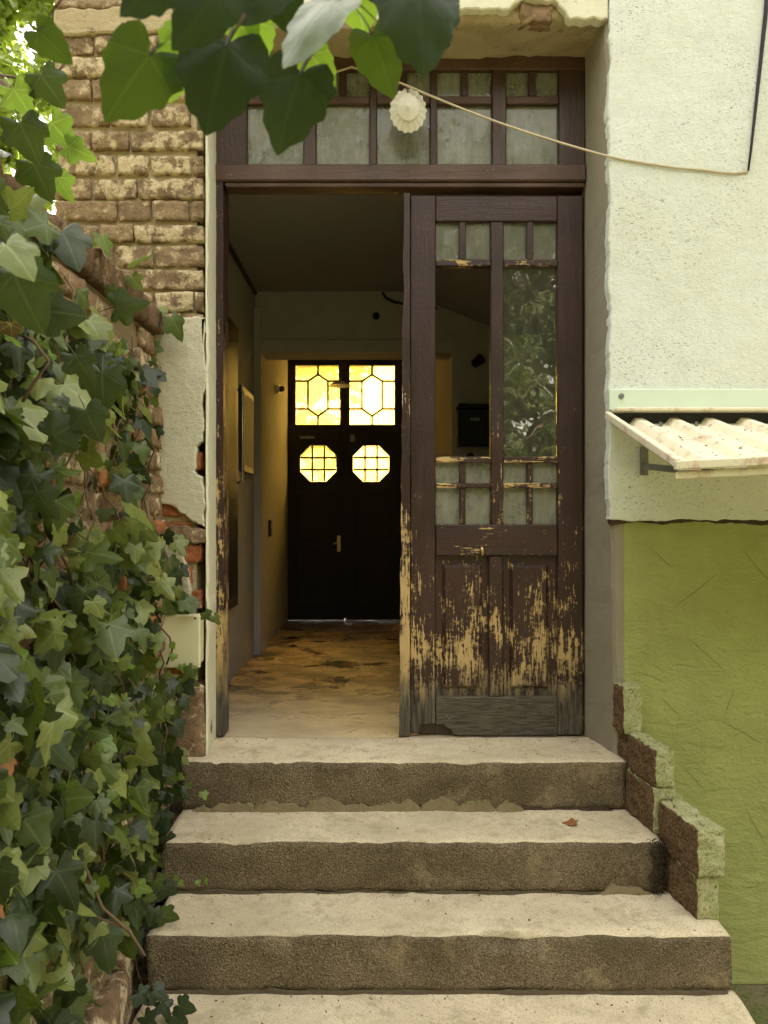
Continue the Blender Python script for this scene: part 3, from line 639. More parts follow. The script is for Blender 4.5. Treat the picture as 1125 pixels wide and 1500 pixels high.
for L, (w0, w1, oc, d0, d1) in enumerate(((433, 498, 466, XD0+0.004, GX(504.6)), (512, 578, 543.5, GX(505.2), XD1-0.004))):
    wx0, wx1, wz0, wz1 = GX(w0), GX(w1), GZ_(622), GZ_(535)
    ox, oz, orr = GX(oc), GZ_(679), 26.5*YB/F
    k = orr*math.tan(R(22.5))*1.05
    octo = [(ox-k, oz-orr), (ox+k, oz-orr), (ox+orr, oz-k), (ox+orr, oz+k), (ox+k, oz+orr), (ox-k, oz+orr), (ox-orr, oz+k), (ox-orr, oz-k)]
    leaf = holed('door_leaf', d0, d1, -0.0015, 2.38, [[(wx0, wz0), (wx1, wz0), (wx1, wz1), (wx0, wz1)], octo], YB, YB+TT, M['fardoor'], sd_)
    for zz0, zz1 in ((0.12, 0.62), (0.70, 1.12)):
        boxo('panel_moulding', d0+0.09, d1-0.09, YB-0.012, YB-0.0005, zz0, zz1, M['fardoor'], sd_, 0.008)
    # leaded light: hexagon with side and corner panes
    H = wz1-wz0; Wd = wx1-wx0; cx = (wx0+wx1)/2; hx = Wd*0.225; za, zb_ = wz0+H*0.27, wz0+H*0.74; zt, zbm = wz1-H*0.15, wz0+H*0.15
    hexa = [(cx, zbm), (cx+hx, za), (cx+hx, zb_), (cx, zt), (cx-hx, zb_), (cx-hx, za)]
    polys = [hexa, [(wx0, za), (cx-hx, za), (cx-hx, zb_), (wx0, zb_)], [(cx+hx, za), (wx1, za), (wx1, zb_), (cx+hx, zb_)],
             [(wx0, wz0), (cx, wz0), (cx, zbm), (cx-hx, za), (wx0, za)], [(cx, wz0), (wx1, wz0), (wx1, za), (cx+hx, za), (cx, zbm)],
             [(wx0, zb_), (cx-hx, zb_), (cx, zt), (cx, wz1), (wx0, wz1)], [(cx, zt), (cx+hx, zb_), (wx1, zb_), (wx1, wz1), (cx, wz1)]]
    for p in polys: pane(p, YB+0.024, M['amber'], sd_)
    def came(a, b_): MB().tube([(a[0], YB+0.0225, a[1]), (b_[0], YB+0.0225, b_[1])], 0.0095, 6).build('lead_came', M['lead'], sd_)
    for i in range(6): came(hexa[i], hexa[(i+1) % 6])
    for a, b_ in (((wx0, za), (cx-hx, za)), ((wx0, zb_), (cx-hx, zb_)), ((cx+hx, za), (wx1, za)), ((cx+hx, zb_), (wx1, zb_)), ((cx, wz0), (cx, zbm)), ((cx, zt), (cx, wz1))): came(a, b_)
    t3 = orr/3
    for i in range(3):
        for j in range(3):
            p = octo
            p = clip_half(p, -1, 0, -(ox-orr+2*t3*i)); p = clip_half(p, 1, 0, ox-orr+2*t3*(i+1)); p = clip_half(p, 0, -1, -(oz-orr+2*t3*j)); p = clip_half(p, 0, 1, oz-orr+2*t3*(j+1))
            pane(p, YB+0.024, M['amber'], sd_)
    for i in (1, 2):
        came((ox-orr+2*t3*i, oz-orr*0.98), (ox-orr+2*t3*i, oz+orr*0.98)); came((ox-orr*0.98, oz-orr+2*t3*i), (ox+orr*0.98, oz-orr+2*t3*i))
boxo('meeting_bead', GX(500), GX(509), YB-0.014, YB-0.001, 0.014, 2.37, M['fardoor'], sd_, 0.003)
hz = GZ_(798)
boxo('lock_plate', GX(494), GX(499), YB-0.022, YB-0.0145, hz-0.06, hz+0.08, M['brass'], sd_, 0.002)
mb = MB(); mb.tube([(GX(496.5), YB-0.022, hz+0.02), (GX(496.5), YB-0.06, hz+0.02), (GX(488), YB-0.062, hz+0.012)], 0.008, 8); mb.build('handle', M['brass'], sd_, smooth=True)
boxo('letter_flap', GX(439), GX(461), YB-0.012, YB-0.0005, GZ_(643), GZ_(639), M['steel'], sd_, 0.002)
boxo('latch', GX(513), GX(520), YB-0.014, YB-0.0005, GZ_(647), GZ_(637), M['steel'], sd_, 0.002)

# ------------------------------------------------------------------ the steps
steps = thing('steps', (0.15, 2.4, GZ), 'five worn concrete steps with pebbly risers leading up to the doorway', 'steps')
SM = [M['tread'], M['riser']]
rough_box('step', -0.742, 0.885, 2.795, 3.12, -0.174, 0.0, SM, steps, 0.022, 0.009, 0.006, 1, 9, True, 0.05)
rough_box('step', -0.735, 0.918, 2.523, 2.83, -0.342, -0.176, SM, steps, 0.022, 0.009, 0.006, 2, 9, True, 0.05)
rough_box('step', -0.702, 1.024, 2.267, 2.56, -0.513, -0.344, SM, steps, 0.022, 0.009, 0.006, 3, 9, True, 0.05)
rough_box('step', -0.70, 1.040, 1.98, 2.30, -0.686, -0.515, SM, steps, 0.022, 0.009, 0.006, 4, 9, True, 0.05)
rough_box('step', -0.70, 1.05, 1.70, 2.02, GZ+0.001, -0.688, SM, steps, 0.022, 0.009, 0.006, 5, 9, True, 0.05)
rough_box('step_bed', -0.69, 0.87, 2.60, 3.10, GZ, -0.36, M['riser'], steps, 0.08, 0.01, 0.0, 5)
def jag(name, px0, px1, pyb, ytop, y, seed, m=M['patch'], th=0.012, amp=1.0):
    """strip of cement squeezed along the foot of a riser, with a torn upper edge"""
    D = y; x0, x1 = PX(px0, D), PX(px1, D); n = max(8, int((x1-x0)/0.008)); zb = PZ(pyb, D)
    up = []
    for i in range(n+1):
        x = x0+(x1-x0)*i/n; h = ytop*(0.35 + 1.1*abs(nz((x, 0, 0), 7, seed)) + 0.45*nz((x, 0, 0), 26, seed) + 0.2*nz((x, 0, 0), 80, seed))*min(1, i/4, (n-i)/4+0.1)
        up.append((x, zb + max(0.004, h)))
    mb = MB(); vs_ = []; fs_ = []
    for i, (x, z) in enumerate(up):
        vs_ += [(x, y-th, zb-0.003), (x, y-th*0.45, z-0.002), (x, y+0.004, z)]
    for i in range(n):
        a, b_ = i*3, (i+1)*3; fs_ += [(a, b_, b_+1, a+1), (a+1, b_+1, b_+2, a+2)]
    mb.add(vs_, fs_); return mb.build(name, m, steps)
jag('mortar_strip', 282, 768, 1187, 0.050, 2.793, 3)
jag('joint_strip', 246, 470, 1308, 0.010, 2.521, 5, M['joint'], 0.005); jag('joint_strip', 225, 1066, 1454, 0.012, 2.264, 7, M['joint'], 0.005); jag('joint_strip', 470, 960, 1309, 0.010, 2.521, 9, M['joint'], 0.005)
jag('mortar_strip', 880, 952, 1309, 0.034, 2.520, 11, th=0.012)
jag('crack', 748, 898, 1188, 0.022, 2.792, 15, M['dirt'], 0.004)
rr_ = random.Random(4); mb = MB()
for _ in range(150):
    x = 0.915 - abs(rr_.gauss(0, 0.022)); z = -0.335 + 0.17*rr_.random()**1.2; p = Vector((x, 2.517, z)); pl_ = [p.copy()]
    for i in range(4): p = p + Vector((rr_.gauss(0, .007), rr_.gauss(-0.001, .003), rr_.gauss(0, .007))); pl_.append(p.copy())
    mb.tube(pl_, 0.0013, 3)
tag(mb.build('root_tuft', M['dirt'], steps), kind='stuff')
def m_edging():
    a = Mat('brick_edging_painted_outside'); n = a.noise(26, 6, 0.7); f = a.noise(120, 4, 0.6); nx = a.n('ShaderNodeSeparateXYZ'); a.set(nx.inputs[0], a.geo.outputs['True Normal'])
    br = a.mix(n, (0.10, 0.067, 0.038), (0.30, 0.20, 0.11)); br = a.mix(a.ramp(f, (0.4, 0.7), (0.55, 0.0)), br, (0.035, 0.022, 0.014))
    gr = a.mix(a.ramp(n, (0.4, 0.0), (0.65, 1.0)), (0.36, 0.39, 0.17), (0.52, 0.50, 0.31)); gr = a.mix(a.ramp(f, (0.35, 0.7), (0.48, 0.0)), gr, (0.20, 0.16, 0.08))
    inner = a.math('SUBTRACT', a.math('MULTIPLY', nx.outputs[0], -1.0), a.math('MULTIPLY', a.math('SUBTRACT', n, 0.5), 1.6))
    return a.done(a.pbr(a.mix(a.ramp(inner, (0.28, 0.0), (0.50, 1.0)), gr, br), 0.95, a.bump(a.math('ADD', a.math('MULTIPLY', n, 1.5), f), 1.0, 0.008), 0.1))
M['edging'] = m_edging()
# low stepped brick edging against the green wall
edge = thing('brick_edging', (0.95, 2.6, -0.344), 'low stepped brick edging beside the steps, green on its outer face', 'edging')
def ebrick(x0, x1, y0, y1, z0, z1, seed, cap=True, sk=0):
    o = rough_box('brick', x0, x1, y0, y1, z0, z1, [M['edging']], edge, 0.010, 0.004, 0.007, seed, 30); o.rotation_euler.z = 0.13
    return o
ebrick(0.935, 1.022, 2.335, 2.585, -0.208, -0.060, 1); ebrick(0.938, 1.012, 2.350, 2.585, -0.343, -0.212, 2)
ebrick(0.893, 0.962, 2.575, 2.79, -0.02, 0.108, 3); ebrick(0.890, 0.972, 2.588, 2.80, -0.175, -0.024, 4)
ebrick(0.862, 0.932, 2.79, 2.884, 0.10, 0.272, 5); ebrick(0.880, 0.96, 2.795, 2.882, -0.10, 0.098, 6)
rough_box('rubble_fill', 0.925, 1.018, 2.59, 2.882, -0.343, -0.06, [M['edging']], edge, 0.03, 0.01, 0.006, 4)
rough_box('rubble_fill', 0.950, 1.020, 2.565, 2.882, GZ, -0.345, [M['greenlip']], edge, 0.04, 0.01, 0.006, 4)

# ------------------------------------------------------------------ canopy on the right
can = thing('canopy', (1.4, 2.6, 1.0), 'cream corrugated canopy with debris on it, bolted to the white wall', 'canopy')
cx0, cx1 = 0.828, 2.5; yw, yf = YF-0.026, 2.17; zw, zf = 1.262, 1.035
def cz(y, x): t = (yw-y)/(yw-yf); return zw + (zf-zw)*t + 0.05*t*(x-cx0)
boxo('wall_flashing', PX(888, YF), cx1, YF-0.040, YF-0.023, PZ(603, YF), PZ(572, YF), M['mint'], can, 0.003)
mb = MB(); z_ = PZ(602, YF); mb.prism([(cx0+0.012, z_-0.012), (cx1, z_-0.012), (cx1, z_), (cx0+0.012, z_)], YF-0.095, YF-0.041); mb.build('top_flange', M['canopy'], can, 0.003)
pr = []; x = cx0+0.016; pitch = 0.130
while x < cx1:
    for dx, h in ((0, 0), (0.062, 0), (0.082, 0.022), (0.110, 0.022)): pr.append((x+dx, h))
    x += pitch
mb = MB(); vs_ = []; NY = 8
for j in range(NY+1):
    y = yw-0.012 + (yf+0.03-(yw-0.012))*j/NY
    for (x, h) in pr: vs_.append((x, y, cz(y, x) + h - 0.024))
    
for (x, h) in pr: pass
n = len(pr); top = list(vs_); bot = [(a, b_, c-0.003) for a, b_, c in vs_]
fs_ = [(j*n+i, (j+1)*n+i, (j+1)*n+i+1, j*n+i+1) for j in range(NY) for i in range(n-1)]
o_ = len(top); fb = [tuple(o_+k for k in f[::-1]) for f in fs_]
mb.add(top+bot, fs_+fb); mb.build('corrugated_sheet', M['canopy'], can)
def beam(name, a, b_, w, h, m):
    a, b_ = Vector(a), Vector(b_); d = (b_-a).normalized(); up = Vector((0, 0, 1)); sd = d.cross(up).normalized(); u2 = sd.cross(d)
    vs_ = [p + sd*sx*w/2 + u2*sz*h/2 for p in (a, b_) for sx, sz in ((-1,-1),(1,-1),(1,1),(-1,1))]
    mb = MB(); mb.add(vs_, [(3,2,1,0),(4,5,6,7),(0,1,5,4),(1,2,6,5),(2,3,7,6),(3,0,4,7)])
    return mb.build(name, m, can, 0.003)
beam('side_trim', (cx0, yw-0.002, cz(yw, cx0)+0.006), (cx0, yf, cz(yf, cx0)+0.006), 0.020, 0.026, M['canopy'])
beam('front_trim', (cx0-0.010, yf-0.006, cz(yf, cx0)-0.002), (cx1, yf-0.006, cz(yf, cx1)-0.002), 0.024, 0.026, M['canopy'])
beam('drip_lip', (cx0-0.004, yf+0.004, cz(yf, cx0)-0.030), (cx1, yf+0.004, cz(yf, cx1)-0.030), 0.006, 0.022, M['canopy'])
bx = PX(940, YF); 
boxo('bracket_plate', bx-0.014, bx+0.014, YF-0.034, YF-0.0225, PZ(697, YF), PZ(655, YF), M['steel'], can, 0.002)
beam('bracket_arm', (bx, YF-0.034, PZ(684, YF)), (bx, yf+0.05, cz(yf+0.05, bx)-0.045), 0.022, 0.022, M['steel'])
mb = MB(); mb.tube([(bx, YF-0.040, PZ(692, YF)), (bx, YF-0.033, PZ(692, YF))], 0.008, 8); mb.build('bolt', M['steel'], can)
sx_ = PX(905, YF); mb = MB(); mb.tube([(sx_, YF-0.046, PZ(583, YF)), (sx_, YF-0.040, PZ(583, YF))], 0.010, 10); mb.build('screw', M['steel'], can)
for xx in (0.905, 1.035, 1.165): 
    mb = MB(); yy = yw-0.06; mb.tube([(xx-0.03, yy, cz(yy, xx)-0.026), (xx-0.03, yy, cz(yy, xx)-0.008)], 0.006, 6); mb.build('bolt', M['steel'], can)

boxo('gap_shade_strip', cx0+0.02, cx1, yw-0.010, yw+0.002, cz(yw, cx0)-0.03, PZ(602, YF)-0.013, M['black'], can, 0.0)  # black strip stands in for the deep shade under the flange
rd = random.Random(31); mb = MB()
for _ in range(330):
    x = rd.uniform(cx0+0.02, 1.5); y = rd.uniform(yf+0.04, yw-0.05); hh = 0
    u = (x-cx0-0.016) % pitch; hh = 0.022 if 0.082 < u < 0.110 else 0.022*(u-0.062)/0.02 if 0.062 < u <= 0.082 else 0.022*(pitch-u)/0.02 if u >= 0.110 else 0
    if rd.random() < hh*30: continue
    z = cz(y, x)+hh-0.0235; s_ = 0.0015+0.006*rd.random()**3; t = rd.uniform(0, 3.1); c, d = math.cos(t)*s_, math.sin(t)*s_
    mb.add([(x-c, y-d, z), (x+d*.5, y-c*.5, z), (x+c, y+d, z-0.001), (x-d*.5, y+c*.5, z), (x, y, z+s_*0.6)], [(0, 1, 4), (1, 2, 4), (2, 3, 4), (3, 0, 4)])
tag(mb.build('leaf_litter', M['litter'], can), kind='stuff')
# ------------------------------------------------------------------ cord, ornament, cable, boxes
yc = 2.955
cpts = [(PX(470, 3.08), 3.095, PZ(110, 3.08)), (PX(515, 3.08), 3.09, PZ(96, 3.08)), (PX(560, 3.06), 3.06, PZ(112, 3.06)), (PX(590, 3.04), 3.035, PZ(124, 3.04))]
a, b_ = Vector((PX(590, 3.04), 3.035, PZ(124, 3.04))), Vector((PX(887, 2.852), 2.848, PZ(229, 2.852)))
for i in range(1, 13):
    t = i/12; p = a.lerp(b_, t); p.z -= 0.018*math.sin(math.pi*t); cpts.append(tuple(p))
for px, py in ((910, 233), (950, 240), (990, 246), (1030, 249), (1050, 252), (1075, 254), (1096, 251)): cpts.append((PX(px, 2.852), 2.853+rng.uniform(-.002, .001), PZ(py, 2.852)))
mb = MB(); mb.tube(cpts, 0.0042, 6); tag(mb.build('cord', M['cord'], None, smooth=True), 'thin pale cord stretched from the transom across to the white wall', 'cord')
kn = thing('hanging_medallion', (PX(597, 3.02), 3.03, PZ(185, 3.02)), 'round fluted white medallion hanging on the cord before the transom', 'ornament')
mo = Vector((PX(598, 3.02), 3.035, PZ(157, 3.02)))
def rosette(r0, r1, y0, y1, lob, dep, seg=64, rings=6):
    mb = MB(); vs_ = []; fs_ = []
    for j in range(rings+1):
        t = j/rings; r = r0+(r1-r0)*t
        for k in range(seg):
            th = 2*math.pi*k/seg; c = math.cos(lob*th)
            rr = r*(1+dep*c*t); vs_.append((mo.x+rr*0.88*math.cos(th), mo.y+y0+(y1-y0)*t - 0.004*c*(t*(1.2-t)), mo.z+rr*1.06*math.sin(th)))
    for j in range(rings):
        for k in range(seg): fs_.append((j*seg+k, j*seg+(k+1) % seg, (j+1)*seg+(k+1) % seg, (j+1)*seg+k))
    fs_.append(tuple(range(seg-1, -1, -1)))
    mb.add(vs_, [f[::-1] for f in fs_]); return mb
rosette(0.040, 0.082, -0.010, 0.012, 18, 0.045).build('scalloped_rim', M['porcelain'], kn, smooth=True)
rosette(0.003, 0.048, -0.026, -0.012, 24, 0.02).build('fluted_boss', M['porcelain'], kn, smooth=True)
mb = MB(); mb.tube([(mo.x, mo.y+0.005, mo.z+0.06), (mo.x-0.003, mo.y+0.002, PZ(124, 3.04))], 0.003, 6); mb.build('hook', M['steel'], kn)
mb = MB()
for a, b_, r in (((1124, -30), (1119, 40), .011), ((1119, 40), (1110, 120), .010), ((1110, 120), (1102, 195), .008), ((1102, 195), (1096.5, 251), .005)): pass
mb.tube([(PX(x, 2.85), 2.852, PZ(y, 2.85)) for x, y in ((1128, -60), (1122, 20), (1114, 95), (1107, 160), (1101, 215), (1096.5, 250))], 0.009, 7, 0, 0.0035)
tag(mb.build('cable', M['rubber'], None, smooth=True), 'black cable running down the white wall to the end of the cord', 'cable')
jb = thing('junction_box', (PX(265, 2.82), YF-0.02, PZ(978, 2.82)), 'cream plastic junction box on the left door jamb, half hidden in ivy', 'box')
jy = 2.80; boxo('housing', PX(240, jy)-0.01, PX(292, jy)-0.003, jy+0.008, YF+0.01, PZ(975, jy), PZ(903, jy), M['box'], jb, 0.006)
boxo('lid', PX(238, jy)-0.01, PX(294, jy), jy-0.012, jy+0.008, PZ(978, jy), PZ(900, jy), M['box'], jb, 0.005)
mb = MB(); mb.tube([(PX(287, jy), jy-0.014, PZ(905, jy)), (PX(287, jy), jy-0.010, PZ(905, jy))], 0.004, 8); mb.build('screw', M['black'], jb)

# ------------------------------------------------------------------ things in the corridor
def wallbox(name, y0, y1, z0, z1, x0, x1, m, par, bev=0.004): return boxo(name, x0, x1, y0, y1, z0, z1, m, par, bev)
nb = thing('notice_board', (-0.83, 4.05, 0.6), 'tall dark-framed notice board on the left corridor wall just inside the door', 'notice board')
wx = -0.844
boxo('frame', wx, wx+0.030, 3.60, 4.30, 0.40, 1.95, M['darkwood'], nb, 0.006)
boxo('panel', wx+0.0302, wx+0.034, 3.66, 4.24, 0.46, 1.89, M['black'], nb, 0.001)
mb = MB(); mb.tube([(wx+0.03, 4.27, 1.60), (wx+0.06, 4.27, 1.59), (wx+0.06, 4.27, 1.10), (wx+0.03, 4.27, 1.08)], 0.007, 8); mb.build('rail', M['chrome'], nb, smooth=True)
pf = thing('picture_frame', (-0.83, 4.70, 1.0), 'small picture in a thin dark frame on the left corridor wall', 'picture')
boxo('frame', wx, wx+0.022, 4.46, 4.86, 1.16, 1.66, M['darkwood'], pf, 0.004); boxo('print', wx+0.0222, wx+0.025, 4.49, 4.83, 1.20, 1.62, M['paper'], pf, 0.0)
dc = thing('door_camera', (-0.80, 6.0, 1.6), 'small round security camera on the passage wall beside the street door', 'camera')
px_ = -0.845
boxo('passage_lining', -0.846, -0.838, YC+0.301, 6.70, -0.003, 2.40, M['inner'], house, 0.0)
yk = 5.95; kx = -0.836; kz = PZ(570, yk)
mb = MB(); mb.tube([(kx, yk, kz), (kx+0.03, yk, kz)], 0.035, 14); mb.build('base', M['whitelamp'], dc, smooth=False)
mb = MB(); mb.tube([(kx+0.0301, yk, kz), (kx+0.055, yk-0.02, kz)], 0.022, 12); mb.build('lens', M['black'], dc)
ip = thing('intercom', (-0.80, 5.6, 0.75), 'narrow black intercom panel with small grey marks on the passage wall', 'intercom')
boxo('panel', -0.8375, -0.815, 5.52, 5.62, PZ(786, 5.55), PZ(762, 5.55), M['black'], ip, 0.003)
for k in range(4):
    zz_ = PZ(768+k*4.4, 5.55); boxo('button', -0.8149, -0.8125, 5.545, 5.595, zz_-0.006, zz_+0.005, M['steel'], ip, 0.001)
mlb = thing('mailbox', (PX(692, YC), YC-0.05, PZ(655, YC)), 'black metal mailbox on the back wall of the corridor', 'mailbox')
boxo('body', PX(668, YC), PX(722, YC), YC-0.10, YC-0.0005, PZ(655, YC), PZ(602, YC), M['black'], mlb, 0.006)
mb = MB(); mb.prism([(PX(666, YC), PZ(601.5, YC)), (PX(724, YC), PZ(601.5, YC)), (PX(720, YC), PZ(595, YC)), (PX(670, YC), PZ(595, YC))], YC-0.11, YC-0.0005); mb.build('lid', M['black'], mlb, 0.003)
boxo('name_plate', PX(686, YC), PX(700, YC), YC-0.1025, YC-0.1003, PZ(619, YC), PZ(615, YC), M['steel'], mlb, 0.0)
sl = thing('wall_spotlight', (PX(698, YC), YC-0.05, PZ(533, YC)), 'small black spotlight on the wall above the mailbox', 'lamp')
mb = MB(); mb.tube([(PX(698, YC), YC-0.0005, PZ(533, YC)), (PX(698, YC), YC-0.03, PZ(533, YC))], 0.022, 10); mb.build('base', M['black'], sl)
mb = MB(); mb.tube([(PX(694, YC), YC-0.031, PZ(535, YC)), (PX(703, YC), YC-0.08, PZ(529, YC))], 0.026, 10, 0, 0.034); mb.build('head', M['black'], sl)
kb = thing('wall_socket', (PX(689, YC), YC-0.03, PZ(668, YC)), 'round black socket on the wall right under the mailbox', 'socket')
mb = MB(); mb.tube([(PX(689, YC), YC-0.0005, PZ(668, YC)), (PX(689, YC), YC-0.02, PZ(668, YC))], 0.024, 14, 0, 0.020); mb.build('cover', M['black'], kb)
sm = thing('smoke_detector', (PX(551, YC), YC-0.03, PZ(463, YC)), 'small round dark sensor high on the wall over the passage', 'detector')
mb = MB(); mb.tube([(PX(551, YC), YC-0.0005, PZ(463, YC)), (PX(551, YC), YC-0.03, PZ(463, YC))], 0.024, 14, 0, 0.018); mb.build('housing', M['black'], sm)
mb = MB(); mb.tube([(PX(560, YC), YC-0.01, zc-0.012), (PX(566, YC), YC-0.02, PZ(438, YC)), (PX(575, YC), YC-0.02, PZ(443, YC)), (PX(590, YC), YC-0.012, PZ(446, YC)), (PX(640, YC), YC-0.008, PZ(452, YC))], 0.008, 6)
tag(mb.build('wire', M['rubber'], None, smooth=True), 'black wire sagging along the top of the corridor wall', 'wire')
mb = MB(); mb.tube([(-0.835, 3.55, zc-0.015), (-0.832, 4.2, zc-0.02), (-0.835, 5.0, zc-0.02)], 0.012, 6)
tag(mb.build('conduit', M['darkwood'], None), 'dark conduit along the corner of ceiling and left corridor wall', 'pipe')
pl = thing('ceiling_lamp', (PX(497, 5.8), 5.8, 1.9), 'flat round pendant lamp hanging in the passage before the street door', 'lamp')
lz = PZ(563, 5.8); lx = PX(497, 5.8)
mb = MB(); mb.tube([(lx, 5.8, lz-0.012), (lx, 5.8, lz+0.004), (lx, 5.8, lz+0.02)], 0.083, 24, 0, 0.035); mb.build('shade', M['whitelamp'], pl)
mb = MB(); mb.tube([(lx, 5.8, lz+0.0205), (lx, 5.8, 2.3995)], 0.006, 6); mb.build('stem', M['black'], pl)

# ------------------------------------------------------------------ garden wall on the left, running towards the viewer
gw = thing('garden_wall', (-1.05, 1.8, GZ), 'old brick and rubble garden wall overgrown with ivy beside the steps', 'wall')
WT = 1.56
def wx_at(z): return -0.775 - 0.075*max(0, (z-GZ))/2.4
mb = MB(); y0_, y1_ = 0.55, YF+0.008
vs_ = [(wx_at(GZ), y0_, GZ), (wx_at(GZ), y1_, GZ), (wx_at(WT), y1_, WT), (wx_at(WT), y0_, WT), (-1.22, y0_, GZ), (-1.22, y1_, GZ), (-1.22, y1_, WT), (-1.22, y0_, WT)]
mb.add(vs_, [(0, 1, 2, 3), (7, 6, 5, 4), (3, 2, 6, 7), (4, 5, 1, 0), (1, 5, 6, 2), (0, 3, 7, 4)])
mb.build('wall_core', M['earth'], gw)
rg2 = random.Random(11)
for k in range(29):
    z0 = GZ + 0.012 + k*0.083; y = 1.42 + rg2.uniform(0, 0.12)
    while y < 2.80:
        L = rg2.choice((0.13, 0.19, 0.25)) * rg2.uniform(0.9, 1.1)
        if rg2.random() < 0.80 and z0+0.07 < WT:
            xs = wx_at(z0+0.035); pr_ = rg2.uniform(0.006, 0.028)
            rough_box('brick', xs-0.06, xs+pr_, y, min(y+L-0.016, 2.86), z0, z0+0.066, M['redbrick'] if rg2.random() < 0.12 else M['rubble'], gw, 0.018, 0.008, 0.008, rg2.uniform(0, 99), 26)
        y += L
y = 0.9
while y < 2.80:
    L = rg2.uniform(0.16, 0.30)
    rough_box('coping_stone', -1.235, wx_at(WT)+0.035, y, min(y+L-0.012, 2.855), WT+0.002, WT+0.085+rg2.uniform(-.01, .015), M['coping'], gw, 0.022, 0.006, 0.011, rg2.uniform(0, 99), 20)
    y += L
rough_box('foot_stone', -0.80, -0.715, 1.78, 2.20, GZ+0.002, -0.40, M['rubble'], gw, 0.03, 0.03, 0.022, 41, 9)
rough_box('foot_stone', -0.80, -0.745, 2.215, 2.50, GZ+0.002, -0.36, M['rubble'], gw, 0.03, 0.02, 0.015, 43, 9)

# ------------------------------------------------------------------ leaves
def leaf_mesh(name, lobe, seed, sub=1, wide=1.0, curl=0.16, petiole=True, mature=False):
    """ivy leaf: base at the origin, tip along +Y, face up +Z, one unit long"""
    r = random.Random(seed); j = lambda a: r.uniform(-a, a)
    if mature:
        tips = [(-0.34, -0.20), (-0.52, 0.22), (j(.03), 1.0), (0.52, 0.22), (0.34, -0.20)]
        sin_ = [(-0.50, 0.00), (-0.40, 0.55), (0.40, 0.55), (0.50, 0.00)]
    else:
        tips = [(-0.36+j(.05), -0.22+j(.05)), (-0.58+j(.06), 0.30+j(.08)), (j(.06), 1.0), (0.58+j(.06), 0.30+j(.08)), (0.36+j(.05), -0.22+j(.05))]
        sin_ = [(-0.44+0.10*lobe, 0.02), (-0.36+0.15*lobe, 0.44), (0.36-0.15*lobe, 0.44), (0.44-0.10*lobe, 0.02)]
    tips = [(x*wide, y) for x, y in tips]; sin_ = [(x*wide, y) for x, y in sin_]
    O = (0.0, 0.03); bn = [(-0.10*wide, -0.10), (0.10*wide, -0.10)]
    bm = bmesh.new(); lay = bm.verts.layers.float.new('vein')
    def V(p, w): v = bm.verts.new((p[0], p[1], 0)); v[lay] = w; return v
    vO = V(O, 1.0); T = [V(t, 1.0) for t in tips]; S = [V(p, 0.0) for p in sin_]; B = [V(p, 0.25) for p in bn]
    Mi = [V(((O[0]*0.45+t[0]*0.55), (O[1]*0.45+t[1]*0.55)), 1.0) for t in tips]
    def side(mi, ti, sv, out):
        t, p = Vector(ti.co[:2]), Vector(sv.co[:2]); m_ = t.lerp(p, 0.5); m_ += (m_ - Vector(mi.co[:2])).normalized()*out
        e = V((m_.x, m_.y), 0.0)
        bm.faces.new((mi, ti, e)); bm.faces.new((mi, e, sv)); bm.faces.new((vO, mi, sv))
    bul = 0.065 if not mature else 0.05
    for i in range(5):
        lft = S[i-1] if i > 0 else B[0]; rgt = S[i] if i < 4 else B[1]
        side(Mi[i], T[i], lft, bul); side(Mi[i], T[i], rgt, bul)
    bmesh.ops.recalc_face_normals(bm, faces=bm.faces)
    for f in bm.faces:
        if f.normal.z < 0: f.normal_flip()
    if sub: bmesh.ops.subdivide_edges(bm, edges=bm.edges[:], cuts=sub, use_grid_fill=True)
    a1, a2, a3 = r.uniform(0.5, 1.3)*curl, r.uniform(-0.2, 1.3)*curl, r.uniform(-0.12, 0.12)
    for v in bm.verts:
        x, y = v.co.x, v.co.y
        if mature and v[lay] < 0.5 and y > -0.05:
            w_ = 1 + 0.055*math.sin(9*math.atan2(x, y-0.3) + seed) + 0.05*noise.noise(Vector((x*5, y*5, seed))); v.co.x *= w_; v.co.y = 0.3 + (y-0.3)*w_
        v.co.z = (0.055 if not mature else 0.03)*v[lay] - a1*y*abs(y) - a2*1.6*x*x + a3*x*y + 0.045*noise.noise(Vector((x*3.1, y*3.1, seed*1.3)))
    if petiole:
        pts = [(0, 0.05, 0.03), (0, -0.16, -0.05), (0.03, -0.40, -0.26), (0.05, -0.55, -0.5)]
        ring = []
        for q, p in enumerate(pts):
            ring.append([bm.verts.new((p[0]+0.016*math.cos(t), p[1], p[2]+0.016*math.sin(t))) for t in (0.5, 2.6, 4.7)])
            for v in ring[-1]: v[lay] = 1.0
        for q in range(3):
            for k in range(3): bm.faces.new((ring[q][k], ring[q][(k+1) % 3], ring[q+1][(k+1) % 3], ring[q+1][k]))
    me = bpy.data.meshes.new(name); bm.to_mesh(me); bm.free()
    me.polygons.foreach_set('use_smooth', [True]*len(me.polygons)); return me
def orient(nrm, tip):
    n_ = Vector(nrm).normalized(); t = Vector(tip); t = (t - n_*t.dot(n_)).normalized(); u = t.cross(n_)
    return Matrix((u, t, n_)).transposed()
NV = 10
LOBE = (0.1, 0.55, 0.8, 0.3, -0.1, 0.65, 0.0, 0.4, 0.9, 0.2); WIDE = (1.0, 0.9, 1.0, 1.1, 1.0, 0.85, 0.8, 1.15, 0.95, 1.05); CURL = (0.16, 0.3, 0.1, 0.24, 0.2, 0.36, 0.3, 0.12, 0.22, 0.42)
leafm = {}
for mi, m in enumerate(LEAF):
    for v in range(NV):
        me = leaf_mesh('leaf', LOBE[v], 10+v, 1, WIDE[v], CURL[v]); me.materials.append(m); leafm[(mi, v)] = me
